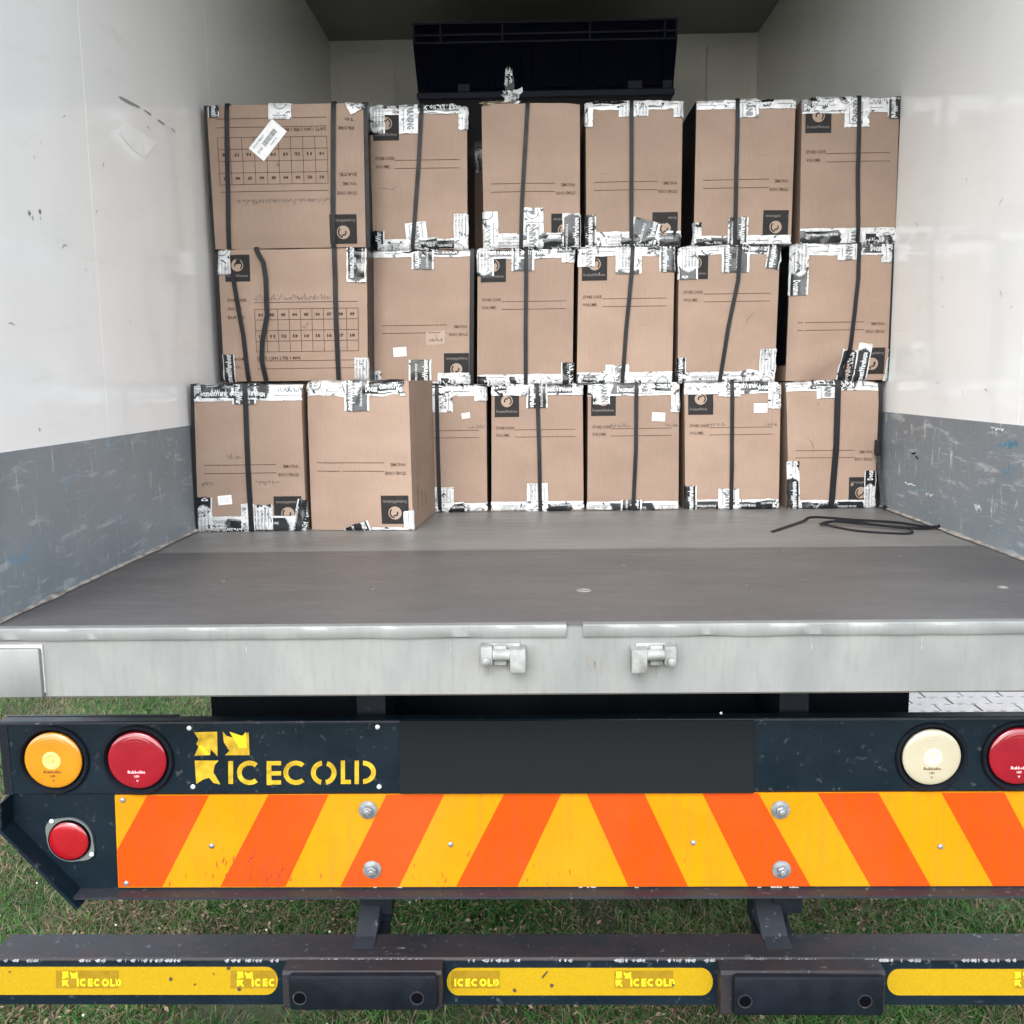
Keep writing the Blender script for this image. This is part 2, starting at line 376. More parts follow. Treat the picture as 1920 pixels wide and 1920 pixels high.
# ---------------------------------------------------------------- ground
gm, gnt, gb = base('soil_and_turf', (.06, .06, .03), .95, bump=1.0, bscale=55)
_n = tex(gnt, 5, 8, .7); _n2 = tex(gnt, 55, 6, .7)
_c1 = ramp(gnt, _n.outputs[0], [(.35, (.030, .052, .018)), (.52, (.042, .052, .024)), (.68, (.070, .050, .032))])
_c1 = mix(gnt, ramp(gnt, _n2.outputs[0], [(.4, (0,)*3), (.7, (.6,)*3)]), _c1, (.10, .105, .05))
gnt.links.new(_c1, gb.inputs['Base Color'])
g = MB(); g.quad([(-200, -200, 0), (200, -200, 0), (200, 200, 0), (-200, 200, 0)])
setk(g.build('ground', gm), 'structure')

def grass_patch(name, rects, hgt, label, seed, cols):
    rng = np.random.default_rng(seed); P = []; Fc = []; Mi = []
    tot = 0
    for (x0, x1, y0, y1, dens) in rects:
        n = int((x1-x0)*(y1-y0)*dens); x = rng.uniform(x0, x1, n); y = rng.uniform(y0, y1, n)
        # patchiness: thin where a slow noise is low
        keep = np.array([noise.noise(V((a*2.3, b*2.3, seed))) for a, b in zip(x, y)]) + rng.normal(0, .16, n) > -.42+.22*np.exp(-((x-.0)/.55)**2)*(y < 3.4)
        x, y = x[keep], y[keep]; n = len(x); a = rng.uniform(0, 2*math.pi, n)
        h = hgt*rng.uniform(.3, 1.3, n)*(1+.5*np.array([noise.noise(V((a_*5, b_*5, 3))) for a_, b_ in zip(x, y)])); wd = rng.uniform(.0009, .0024, n); ln = rng.uniform(.4, 1.9, n)*h; la = rng.uniform(0, 2*math.pi, n)
        dx, dy = np.cos(a)*wd, np.sin(a)*wd; lx, ly = np.cos(la)*ln, np.sin(la)*ln
        v = np.zeros((n, 5, 3))
        v[:, 0] = np.c_[x-dx, y-dy, np.full(n, -.002)]; v[:, 1] = np.c_[x+dx, y+dy, np.full(n, -.002)]
        v[:, 2] = np.c_[x+dx*.8+lx*.35, y+dy*.8+ly*.35, h*.6]; v[:, 3] = np.c_[x-dx*.8+lx*.35, y-dy*.8+ly*.35, h*.6]
        v[:, 4] = np.c_[x+lx, y+ly, h*rng.uniform(.75, 1., n)]
        P.append(v.reshape(-1, 3)); idx = tot+np.arange(n)*5
        q = np.c_[idx, idx+1, idx+2, idx+3]; t = np.c_[idx+3, idx+2, idx+4]
        Fc.append((q, t)); pn = np.array([noise.noise(V((a_*1.7+9, b_*1.7, seed+3))) for a_, b_ in zip(x, y)])
        mi = np.where(rng.uniform(0, 1, n)+pn*.55 > .66, 2, np.where(rng.uniform(0, 1, n) > .5, 1, 0)); Mi.append(mi); tot += n*5
    co_ = np.concatenate(P); me = bpy.data.meshes.new(name); nb = sum(len(q) for q, _ in Fc)
    me.vertices.add(len(co_)); me.vertices.foreach_set('co', co_.ravel())
    qs = np.concatenate([q for q, _ in Fc]); ts = np.concatenate([t for _, t in Fc]); mi = np.concatenate(Mi)
    me.loops.add(nb*7); me.loops.foreach_set('vertex_index', np.concatenate([qs.ravel(), ts.ravel()]).astype(np.int32))
    me.polygons.add(nb*2); me.polygons.foreach_set('loop_start', np.concatenate([np.arange(nb)*4, nb*4+np.arange(nb)*3]).astype(np.int32))
    me.polygons.foreach_set('material_index', np.concatenate([mi, mi]).astype(np.int32))
    for c in cols: me.materials.append(c)
    me.update(); me.validate()
    o = bpy.data.objects.new(name, me); COL.objects.link(o); o['kind'] = 'stuff'; o['label'] = label; o['category'] = 'grass'
def leafm(n, c):
    m, nt, b = base(n, c, .8, spec=.15); b.inputs['Subsurface Weight'].default_value = 0
    n_ = tex(nt, 3.5, 4); nt.links.new(ramp(nt, n_.outputs[0], [(.3, tuple(x*.75 for x in c)), (.7, tuple(x*1.3 for x in c))]), b.inputs['Base Color']); return m
GC = [leafm('grass_green', (.026, .082, .018)), leafm('grass_light', (.060, .140, .034)), leafm('grass_straw', (.17, .135, .085))]
grass_patch('grass', [(-1.5, 1.7, 1.85, 3.4, 34000), (-3.4, -.7, 3.4, 6.5, 6500), (-2.4, -1.5, 2.0, 3.4, 12000), (1.7, 3.0, 1.85, 3.6, 9000)], .035, 'short mown turf with dry brown patches under and around the truck', 4, GC)
# fallen litter: dead leaves and clods in the turf, clover heads
rng = np.random.default_rng(5); lb = MB()
for i in range(14000):
    x = rng.uniform(-1.5, 1.7); y = rng.uniform(1.85, 3.4)
    if noise.noise(V((x*1.9+4, y*1.9, 2))) < -.05-.3*math.exp(-(x/.55)**2) and rng.uniform() < .85: continue
    z = rng.uniform(.012, .035); r = rng.uniform(.004, .011); a = rng.uniform(0, 6.28); t1, t2 = rng.uniform(-.5, .5, 2)
    d1 = V((math.cos(a), math.sin(a), t1))*r; d2 = V((-math.sin(a), math.cos(a), t2))*r*rng.uniform(.25, .6); c = V((x, y, z))
    lb.add([c-d1, c-d2, c+d1, c+d2+V((0, 0, .002))], [(0, 1, 2), (0, 2, 3)], int(rng.integers(0, 3)))
o = lb.build('dead_leaves', [base('leaf_brown', (.12, .065, .042), .8)[0], base('leaf_tan', (.21, .15, .10), .8)[0], base('leaf_dark', (.06, .035, .025), .8)[0]], recalc=False)
setk(o, 'stuff'); o['label'] = 'dry brown leaf litter scattered in the turf below the bumper'; o['category'] = 'dead leaves'
cb = MB()
for i in range(60):
    x, y = (rng.uniform(-1.7, -.4), rng.uniform(2.0, 3.3)); c = (x, y, rng.uniform(.028, .045))
    cb.lathe(c, [(.0001, -.004), (.0035, -.002), (.004, .001), (.0001, .004)], 6, 0, V((0, 0, 1)), V((1, 0, 0)), False)
o = cb.build('clover_flowers', base('clover_white', (.42, .44, .36), .7)[0], smooth=True); setk(o, 'stuff')
o['label'] = 'tiny white clover heads in the turf left of the bumper'; o['category'] = 'clover'

# zigzag pavers beyond the right side of the truck
pv = bpy.data.objects.new('paved_path', None); COL.objects.link(pv); pv['kind'] = 'structure'
bed = MB(); bed.box((1.55, 3.6, .0), (5.2, 7.2, .012)); bed.build('joint_sand', base('joint_sand', (.10, .095, .085), .9)[0], pv)
pm = base('pale_concrete_paver', (.33, .32, .31), .85, var=.15, vscale=5, bump=.5, bscale=60)[0]
pb = MB(); L_, W_ = .2, .1; z_ = .018
out = [(0, 0), (.03, .018), (.07, -.0), (.1, .018), (.13, 0), (.17, .018), (.2, 0)]
lo_ = [(x, y) for x, y in out]; hi_ = [(x, y+W_-.008) for x, y in reversed(out)]
poly = [(x*.955+.004, y) for x, y in lo_+hi_]; n = len(poly)
pb.add([(x, y, 0) for x, y in poly]+[(x, y, .026) for x, y in poly], [tuple(range(n, 2*n))]+[(i, (i+1) % n, n+(i+1) % n, n+i) for i in range(n)])
p0 = pb.build('paver', pm, pv, origin=(0, 0, 0)); first = True
for r in range(19):
    for c in range(9):
        o = p0 if first else p0.copy()
        if not first: COL.objects.link(o); o.parent = pv
        first = False
        o.location = (1.62+c*.2+(r % 2)*.1, 3.95+r*.1, .008+R.uniform(-.002, .002)); o.rotation_euler = (R.uniform(-.006, .006), R.uniform(-.006, .006), 0)

# ---------------------------------------------------------------- truck
T = thing('refrigerated_truck', 'white insulated box truck seen from behind with dark blue tail frame and striped rear board', 'truck', (.08, 3.4, 0))
XO0, XO1 = XL-.085, XR+.085
def part(mb, name, mats, **k): return mb.build(name, mats, k.pop('parent', T), **k)
ZK = ZF+.3204
for nm, x0, x1, sgn, km in (('side_wall', XO0, XL, 1, KICKL), ('side_wall', XR, XO1, -1, KICKR)):
    b = MB(); b.box((x0, YT+.01, ZF-.10), (x1, YK+.09, ZC+.08)); w_ = part(b, nm, WALL)
    xi = XL if sgn > 0 else XR
    k = MB(); k.box((xi, YT+.002, ZF+.0), (xi+sgn*.005, YK-.002, ZK)); part(k, 'kick_panel', km, parent=w_)
    # dirty sealant bead along the floor joint
    s = MB(); n = 160
    for i in range(n):
        y0 = YT+.02+(YB-YT)*i/n; y1 = YT+.02+(YB-YT)*(i+1)/n; r0 = .004+.008*abs(noise.noise(V((y0*9, xi, 0)))); r1 = .004+.008*abs(noise.noise(V((y1*9, xi, 0))))
        xa = xi+sgn*.005
        s.quad([(xa, y0, ZF+.003+r0), (xa+sgn*r0*1.5, y0, ZF+.0035), (xa+sgn*r1*1.5, y1, ZF+.0035), (xa, y1, ZF+.003+r1)])
    part(s, 'sealant_bead', SEAL, parent=w_, smooth=True)
    # cover strips over the wall panel joints
    for y in ((U(186, 300, X=XL).y, U(398, 100, X=XL).y) if sgn > 0 else (U(1912, 400, X=XR).y, 4.3)):
        s = MB(); s.box((xi, y-.055, ZK+.001), (xi+sgn*.0002, y, ZC-.002)); part(s, 'joint_strip', WALL, parent=w_)
b = MB(); b.box((XL, YK, ZF-.1), (XR, YK+.09, ZC+.08)); bulk = part(b, 'bulkhead', BULK)
for xa, xb in ((U(622, 100, Y=YK).x+.03, .12-.80), (.12+.80, U(1418, 100, Y=YK).x-.03)):
    s = MB(); s.box((xa, YK-.012, ZF+.2), (xb, YK, ZC-.06), bev=.006); part(s, 'bulkhead_panel', BULK, parent=bulk)
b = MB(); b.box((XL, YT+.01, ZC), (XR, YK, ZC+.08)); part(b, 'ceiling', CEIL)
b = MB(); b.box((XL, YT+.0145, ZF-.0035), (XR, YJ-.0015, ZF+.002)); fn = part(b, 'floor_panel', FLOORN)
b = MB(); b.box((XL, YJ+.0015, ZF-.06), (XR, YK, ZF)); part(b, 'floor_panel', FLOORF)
# screw heads and scars in the floor
for px, py, r in ((1095, 1107, .016), (1880, 1101, .011), (1468, 1032, .007), (1688, 1042, .01), (1170, 1060, .008), (700, 1105, .008), (420, 1090, .008), (1400, 1098, .006)):
    p = U(px, py, Z=ZF+.0022); s = MB(); s.lathe(p, [(r, 0), (r*.9, .0012), (r*.45, .0012), (r*.4, .0004)], 20, 0, V((0, 0, 1)), V((1, 0, 0)))
    part(s, 'floor_screw', base('floor_scar', (.2, .19, .18), .5)[0] if r > .01 else FLOORN, parent=fn)
# marks on the left wall: sticker residue, scratch, spots; and on the right
def wallpatch(name, pxs, X, off, mat, par):
    s = MB(); pts = [U(a, b_, X=X) for a, b_ in pxs]; s.quad([(X+off, p.y, p.z) for p in pts]); o = part(s, name, mat, parent=par, recalc=False); return o
walls = [c for c in bpy.data.objects if c.name.startswith('side_wall')]
WLft, WRgt = sorted(walls, key=lambda o: (o.data.vertices[0].co+o.location).x if False else o.data.vertices[0].co.x)
wallpatch('sticker_residue', [(222, 248), (240, 233), (262, 246), (293, 266), (282, 283), (270, 295), (248, 280)], XL, .0012, RESID, WLft)
for q in ([(220, 181), (227, 181), (262, 200), (261, 203), (240, 194)], [(268, 206), (271, 206), (283, 214), (282, 217)], [(294, 225), (297, 224), (309, 233), (306, 234)], [(318, 239), (322, 241), (330, 248), (327, 247)]):
    wallpatch('scratch', q, XL, .0014, SCUFF, WLft)
for k_, (cx, cy, n_, sp) in enumerate(((66, 400, 9, 13), (75, 815, 2, 9), (4, 810, 2, 12))):
    s = MB()
    for i in range(n_):
        a = R.uniform(0, 6.28); rr = sp*R.uniform(.6, 1); p = U(cx+math.cos(a)*rr, cy+math.sin(a)*rr*1.1, X=XL); q = R.uniform(.002, .005); an = R.uniform(0, 3)
        s.quad([(XL+.0012, p.y+q*math.cos(an+t)*(1 if i % 2 else .5), p.z+q*1.5*math.sin(an+t)) for t in (0, 1.3, 3, 4.4)])
    part(s, 'black_specks', SCUFF, parent=WLft, recalc=False)
for i in range(26):
    X, par, x0, x1 = (XL, WLft, 0, 380) if i % 2 else (XR, WRgt, 1720, 1915)
    px, py = R.uniform(x0, x1), R.uniform(210, 770); p = U(px, py, X=X); l = R.uniform(.006, .035); a = R.uniform(-1.3, 1.3)
    off = .0012 if X < 0 else -.0012; d = V((0, math.cos(a)*l, math.sin(a)*l)); wv = V((0, -math.sin(a), math.cos(a)))*R.uniform(.0006, .002)
    s = MB(); c = V((X+off, p.y, p.z)); mid = c+d*.5+wv*3; s.quad([c, mid-wv, c+d, mid+wv]); part(s, 'scuff', SCUFF, parent=par, recalc=False)
p = U(1718, 848, X=XR)
s = MB()
for i in range(5):
    y = p.y+.02-i*.010; z = p.z-.002*i+R.uniform(-.006, .006); s.quad([(XR-.0062, y, z), (XR-.0062, y-.014, z-.001), (XR-.0062, y-.011, z-.006), (XR-.0062, y+.004, z-.003)])
part(s, 'black_mark', NAVY, parent=WRgt, recalc=False)
for dx, dz, hh, col in ((1893, 830, .02, (.12, .24, .32)), (1878, 832, .012, (.10, .27, .40)), (1885, 880, .035, (.17, .27, .34)), (1870, 1000, .02, (.2, .30, .36)), (1700, 905, .01, (.7, .72, .72)), (1740, 925, .014, (.66, .68, .7)), (1862, 803, .01, (.75, .75, .73)), (1830, 950, .02, (.6, .63, .64))):
    p = U(dx, dz, X=XR); s = MB(); l = R.uniform(.03, .09)
    n = 9; top = [(XR-.0061, p.y-l*i/n, p.z+hh*R.uniform(0, .5)) for i in range(n+1)]; bt = [(XR-.0061, a[1], a[2]-hh*R.uniform(.1, .7)) for a in top]
    for i in range(n): s.quad([top[i], top[i+1], bt[i+1], bt[i]])
    part(s, 'paint_scrape', base('scrape', col, .6, var=.3, vscale=80)[0], parent=WRgt, recalc=False)

# rear sill (aluminium) with nosing
zt = ZF; zb = U(1000, 1304, Y=YT).z
print('sill', zt-zb, U(0, 1300, Y=YT).x)
XS0, XS1 = XO0-.03, XO1+.03
def zat(px, py, Y): return U(px, py, Y=Y).z
b = MB(); b.extrude_x([(YT, zt-.004), (YT, zb+.004), (YT+.004, zb), (YT+.05, zb), (YT+.05, zt-.004)], XS0, XS1); sill = part(b, 'rear_sill', ALU)
def nosing(x0, x1):
    s = MB(); pr = [(YT-.0005, zt+.0005), (YT+.012, zt+.0015), (YT+.012, zt-.0035), (YT-.0005, zt-.0035)]
    prof = [(YT+.014, zt+.0018), (YT-.003, zt+.0014), (YT-.0055, zt-.001), (YT-.006, zt-.005), (YT-.006, zt-.019), (YT-.0045, zt-.022), (YT-.0003, zt-.023), (YT-.0003, zt-.0038), (YT+.014, zt-.0038)]
    n = 90; xs = [x0+(x1-x0)*i/n for i in range(n+1)]
    ring = [[(x, y+(noise.noise(V((x*14, k, 3)))*.0009 if 1 < k < 6 else 0), z+(noise.noise(V((x*11, k, 7)))*.0012 if 3 < k < 7 else 0)) for k, (y, z) in enumerate(prof)] for x in xs]
    m_ = len(prof); b0 = len(s.v)
    for r_ in ring: s.v += r_
    for i in range(n):
        for k in range(m_): s.f.append((i*m_+k, i*m_+(k+1) % m_, (i+1)*m_+(k+1) % m_, (i+1)*m_+k)); s.m.append(0); s.uv.append(None)
    s.f += [tuple(range(m_)), tuple(range(n*m_, (n+1)*m_))]; s.m += [0, 0]; s.uv += [None, None]
    return part(s, 'edge_nosing', ALU, parent=sill, smooth=True)
nosing(XS0, U(1062, 1190, Y=YT).x); nosing(U(1093, 1190, Y=YT).x, XS1)
xe = U(76, 1260, Y=YT-.012).x
s = MB(); s.box((XS0-.02, YT-.013, zat(30, 1309, YT-.013)), (xe, YT-.0005, zat(30, 1217, YT-.013)), bev=.004); part(s, 'corner_plate', ALU, parent=sill, smooth=True)
s = MB(); s.box((XS0, YT-.003, zb+.012), (xe+.002, YT, zt-.03)); part(s, 'corner_backing', base('pinkish_dust', (.5, .47, .46), .6, var=.1, vscale=30)[0], parent=sill)
# weld seams: vertical hairlines on the sill
for px in (463, 845, 1520, 1725):
    x = U(px, 1250, Y=YT).x; s = MB(); s.box((x, YT-.0008, zt-.05), (x+.0014, YT+.001, zt-.0275)); part(s, 'weld_seam', SCUFF, parent=sill)
# rusty run-off stains below the brackets
for cx in (925, 965, 1205, 1240, 1100):
    s = MB(); n = 7
    for i in range(n):
        x = U(cx+R.uniform(-28, 28), 1240, Y=YT).x; z = zt-.052-R.uniform(0, .02); l = R.uniform(.01, .045); wd = R.uniform(.0008, .003)
        s.quad([(x, YT-.0009, z), (x+wd, YT-.0009, z-.002), (x+wd*.7, YT-.0009, z-l), (x+wd*.2, YT-.0009, z-l*1.05)])
    setk(part(s, 'stain', base('sill_stain', (.20, .185, .155), .7)[0] if 'sill_stain' not in bpy.data.materials else bpy.data.materials['sill_stain'], parent=sill, recalc=False), 'stuff')
# hinge brackets
for cx, flip in ((945, 1), (1222, -1)):
    c = U(cx, 1226, Y=YT); h = MB(); X = lambda v: c.x+flip*v
    def bx(x0, x1, y, z0, z1, bv=.003): h.box((X(x0), YT-y, c.z+z0), (X(x1), YT+.002, c.z+z1), bev=bv)
    bx(-.042, .030, .006, -.020, .022, .0012)
    bx(-.042, -.020, .028, -.014, .021, .003); bx(-.020, .006, .017, -.018, .020, .004); bx(.012, .040, .034, -.026, .017, .0012)
    h.lathe((X(-.02), YT-.02, c.z+.004), [(.0105, 0), (.0105, .036), (.007, .038)], 16, 0, V((flip, 0, 0)), V((0, 1, 0)))
    h.lathe((X(-.032), YT-.027, c.z-.006), [(.009, 0), (.008, .008), (.003, .011)], 12, 0, V((0, -1, 0)), V((1, 0, 0)))
    part(h, 'hinge_bracket', GALV, smooth=True)
    hs_ = bpy.data.objects[-1] if False else None

# chassis under the body
YC = 2.15
b = MB(); x0, x1 = U(396, 1320, Y=YC).x, U(1704, 1320, Y=YC).x
b.box((x0, YC, zat(1000, 1350, YC)-.06), (x1, YC+.12, ZF-.06)); part(b, 'cross_member', NAVYD)
b = MB(); b.box((XO0+.02, YC+.13, ZF-.20), (XO1-.02, YC+.2, ZF-.06)) if False else b.box((XL+.1, 2.6, ZF-.12), (XR-.1, 5.1, ZF-.061)); part(b, 'underbody', NAVYD)
for xr in (.08-.42, .08+.42):
    b = MB(); b.box((xr-.04, YC+.121, ZF-.36), (xr+.04, 5.6, ZF-.121)); part(b, 'chassis_rail', NAVYD)
for px in (690,):
    a = U(px-25, 1320, Y=YC-.02).x; bb = U(px+25, 1320, Y=YC-.02).x; b = MB(); b.box((a, YC-.02, ZF-.5), (bb, YC-.001, ZF-.061)); part(b, 'bracket_post', NAVY)
a = U(1435, 1310, Y=YC-.01); b = MB(); b.box((a.x, YC-.012, zat(1460, 1332, YC-.01)), (U(1490, 1310, Y=YC-.01).x, YC-.001, zat(1460, 1309, YC-.01)), bev=.003); part(b, 'bracket_plate', FLANGE)
# rear wheels (behind the frame)
for xc in (XL+.16, XR-.16):
    for dx in (-.13, .13):
        b = MB(); b.lathe((xc+dx+.11, 4.15, .47), [(.20, -.02), (.28, .0), (.44, .0), (.47, .03), (.47, .19), (.44, .22), (.28, .22), (.20, .24), (.1, .2)], 40, 0, V((-1, 0, 0)), V((0, 1, 0)))
        part(b, 'wheel', RUBBER, smooth=True)
b = MB(); b.box((XL+.3, 4.08, .40), (XR-.3, 4.22, .54), bev=.03); part(b, 'axle', NAVYD)
b = MB(); b.box((XL+.1, YK+.12, .55), (XR-.1, YK+1.7, ZC-.35), bev=.08); part(b, 'cab', WALL)
for xc in (XL+.1, XR-.36):
    b = MB(); b.lathe((xc+.26, YK+1.0, .47), [(.20, -.02), (.28, .0), (.44, .0), (.47, .03), (.47, .23), (.44, .26), (.28, .26), (.1, .2)], 36, 0, V((-1, 0, 0)), V((0, 1, 0))); part(b, 'wheel', RUBBER, smooth=True)
# outer underride structure: top plate behind the light bar
YL = 1.86
zl1, zl0 = zat(1000, 1349, YL), zat(1000, 1486, YL)
xl0, xl1 = U(3, 1420, Y=YL).x, XO1+.02
b = MB(); b.extrude_x([(YL, zl1-.003), (YL, zl0+.002), (YL+.003, zl0), (YL+.03, zl0), (YL+.03, zl1), (YL+.003, zl1)], xl0, xl1); bar = part(b, 'light_bar', NAVY)
s = MB(); s.box((xl0, YL-.0025, zl1-.0055), (xl1, YL+.001, zl1-.0005), bev=.001); part(s, 'bar_edge', FLANGE, parent=bar)
s = MB(); s.box((xl0, YL-.0012, zl0), (xl0+.018, YL+.001, zl1-.006)); part(s, 'bar_end', NAVYD, parent=bar)
xa = U(357, 1345, Y=YL+.1).x
s = MB(); s.box((xl0, YL+.031, zl1-.03), (xa, YL+.042, zat(180, 1343, YL+.03)), bev=.002); part(s, 'rear_rail', NAVYD, parent=bar)
for px in (355, 690, 1100, 1500, 1800):
    x = U(px, 1400, Y=YL).x
    if px in (690, 1500):
        s = MB(); s.box((x-.03, YL+.052, zl0-.3), (x+.03, YC-.03, ZF-.16)); part(s, 'hanger', NAVYD)
def bolt(c, r, par, name='rivet', mat=STEEL, hexa=False, out=1):
    s = MB()
    if hexa:
        s.lathe(c, [(r, 0), (r, .0025), (r*.88, .003), (r*.88, .0031), (r*.62, .0042)], 28)
        s.lathe((c[0], c[1]-.0042, c[2]), [(r*.56, 0), (r*.56, .008), (r*.46, .0095)], 6, 0, a0=V((.9, 0, .43)).normalized())
        s.lathe((c[0], c[1]-.0135, c[2]), [(r*.3, 0), (r*.3, .004), (r*.2, .005)], 14)
    else: s.lathe(c, [(r, 0), (r*.92, r*.35), (r*.6, r*.62), (r*.15, r*.72)], 16)
    return part(s, name, mat, parent=par, smooth=not hexa)
for px, py in ((355, 1365), (708, 1363), (362, 1475), (711, 1475), (1352, 1337)):
    bolt(U(px, py, Y=YL), .0052 if px != 1352 else .003, bar, 'screw', base('pale_screw', (.62, .62, .62), .4, metal=.3)[0] if px == 355 else bpy.data.materials['pale_screw'])
# lettering and logo cut out of yellow sheet: mapped on the bar face
def P2(px, py, Y=YL-.0012): p = U(px, py, Y=Y); return (p.x, p.y, p.z)
def polypart(name, polys, Y, mat, par, mi=None):
    s = MB()
    for q in polys: s.quad([P2(a, b_, Y) for a, b_ in q])
    return part(s, name, mat, parent=par, recalc=False)
LZ = .75
def icologo(x0, y0, sc):
    """three notched squares; x0,y0 top left; unit = one photo pixel at size 1"""
    def tr(ps): return [(x0+a*sc, y0+b_*sc) for a, b_ in ps]
    return [tr([(2, 3), (45, 2), (46, 48), (38, 40), (34, 36), (33, 36)]), tr([(33, 36), (32, 46), (3, 47), (10, 30), (6, 25)]), tr([(2, 3), (33, 36), (6, 25), (10, 16)]),
            tr([(56, 2), (62, 9), (58, 22), (57, 16)]), tr([(62, 9), (80, 15), (104, 3), (106, 46), (60, 46), (68, 38), (58, 22)]),
            tr([(3, 56), (48, 56), (41, 64), (38, 78), (30, 88), (18, 92), (6, 100), (3, 56)]), tr([(30, 88), (38, 78), (50, 98), (51, 101), (38, 98)])]
def letters(x, y, h, wt, cell, gap, sten=True):
    """I C E C O L D drawn with strokes; returns polygons in pixel units"""
    out_ = []
    def rect(a, b_, c, d): out_.append([(a, b_), (a, d), (c, d), (c, b_)])
    def arc(cx, cy, rx, ry, a0, a1, n=12):
        for i in range(n):
            t0 = math.radians(a0+(a1-a0)*i/n); t1 = math.radians(a0+(a1-a0)*(i+1)/n)
            f = lambda t, k: (cx+math.cos(t)*(rx-k), cy-math.sin(t)*(ry-k))
            out_.append([f(t0, 0), f(t1, 0), f(t1, wt), f(t0, wt)])
    rect(x, y, x+wt, y+h); x += wt+gap
    for ch in 'CECOLD':
        cw = cell*(1.08 if ch in 'CO' else .72 if ch in 'EL' else .86); cx, cy = x+cw/2, y+h/2
        if ch == 'C': arc(cx, cy, cw/2, h/2, 48, 312)
        if ch == 'O':
            if sten: arc(cx, cy, cw/2, h/2, -75, 75); arc(cx, cy, cw/2, h/2, 105, 255)
            else: arc(cx, cy, cw/2, h/2, 0, 360, 20)
        if ch == 'E':
            rect(x, y, x+wt, y+h)
            for yy in (y, cy-wt/2, y+h-wt): rect(x+wt, yy, x+cw, yy+wt)
        if ch == 'L': rect(x, y, x+wt, y+h); rect(x+wt, y+h-wt, x+cw, y+h)
        if ch == 'D':
            rect(x, y, x+wt, y+h); g_ = wt*.7 if sten else 0
            arc(x+wt+g_-2, cy, cw-wt-g_+2, h/2, -90, 90)
        x += cw+gap
    return out_, x
polypart('logo', icologo(362, 1370, 1.0), YL-.0012, YELL, bar)
polypart('logo_highlight', [[(430, 1372), (455, 1380), (461, 1372), (463, 1402), (448, 1402)]], YL-.0018, YELB, bar); polypart('logo_highlight', [[(372, 1400), (378, 1397), (394, 1414), (386, 1416)]], YL-.0018, YELB, bar)
lp = []
def LR(a, b_, c, d): lp.append([(a, b_), (a, d), (c, d), (c, b_)])
def LA(cx, cy, rx, ry, a0, a1, wt=9, n=12):
    for i in range(n):
        q = [math.radians(a0+(a1-a0)*(i+k)/n) for k in (0, 1)]; f = lambda t, k: (cx+math.cos(t)*(rx-k), cy-math.sin(t)*(ry-k)); lp.append([f(q[0], 0), f(q[1], 0), f(q[1], wt), f(q[0], wt)])
LR(428, 1427, 437, 1470); LA(468, 1449, 24, 23, 50, 310)
LR(500, 1427, 509, 1472)
for y_ in (1427, 1446, 1463): LR(509, y_, 527, y_+8)
LA(555, 1449, 24, 23, 48, 312); LA(607, 1449, 24, 23, -78, 72); LA(607, 1449, 24, 23, 100, 256)
LR(639, 1426, 647, 1470); LR(647, 1462, 658, 1470)
LR(665, 1426, 673, 1470); LA(680, 1448, 25, 22, -88, 88)
polypart('lettering', lp, YL-.0012, YELL, bar)
# dark block that redacts the number plate, built as a panel
px0, px1 = U(750, 1420, Y=YL-.004).x, U(1412, 1420, Y=YL-.004).x
s = MB(); s.prism([P2(750, 1350, YL)[::2], P2(750, 1486, YL)[::2], P2(1412, 1485, YL)[::2], P2(1412, 1349, YL)[::2]], YL-.006, YL-.0005); part(s, 'number_plate_mask', PLATE)

def round_light(px, py, rpx, lens, label, Y=YL, brand=None, bulb=True):
    c = U(px, py, Y=Y); r = rpx*(c-CP).dot(fw)/F
    s = MB(); s.lathe(c, [(r*1.235, -.001), (r*1.235, .005), (r*1.19, .0085), (r*1.13, .0085), (r*1.085, .004), (r*1.06, .0005)], 56, closed=False)
    L = part(s, 'rear_light', RUBBER, smooth=True); L['label'] = label
    s = MB(); s.lathe(c, [(r*1.07, .0006)], 56); part(s, 'recess', BLACK, parent=L)
    s = MB(); pr = [(r, .001), (r, .005)]+[(r*math.cos(t), .005+.007*math.sin(t)) for t in [i*math.pi/2/9 for i in range(1, 10)]]
    s.lathe(c, pr, 56); part(s, 'lens', lens, parent=L, smooth=True)
    zc_ = .0126
    if bulb:
        s = MB(); s.lathe((c.x, c.y, c.z+.002), [(r*.33, .0109), (r*.32, .0124), (r*.22, .0135), (r*.20, .0128), (r*.08, .0128), (r*.07, .0145), (.0004, .0148)], 30); part(s, 'lens_centre', bulb, parent=L, smooth=True)
    if brand:
        s = MB()
        for tx, sz, dz in (('Rubbolite', .0085, -.42), ('LED', .006, -.56), ('V', .007, -.74)):
            vs, fs, wd = text2d(tx, sz*(r/.055), .02)
            def surf(x, z):
                q = min(.999, math.hypot(x, z)/r); return c.y-(.005+.007*math.sqrt(1-q*q))-.0006
            s.add([(c.x+x-wd/2, surf(x-wd/2, r*dz+z), c.z+r*dz+z) for x, z in vs], fs)
        part(s, 'lens_print', brand, parent=L, recalc=False)
    return L
DK = base('dark_lens_print', (.10, .05, .02), .4)[0]; WP = base('pale_lens_print', (.75, .5, .52), .4)[0]
round_light(102, 1424, 54, LAMB, 'round amber indicator light', brand=DK, bulb=LBULB)
round_light(259, 1424, 55, LRED, 'round dark red tail light', brand=WP, bulb=None)
round_light(1745, 1418, 54, LWHT, 'round cream reversing light', brand=DK, bulb=base('cream_centre', (.62, .57, .38), .3)[0])
round_light(1908, 1416, 55, LRED, 'round red tail light at the end of the bar', brand=WP, bulb=None)

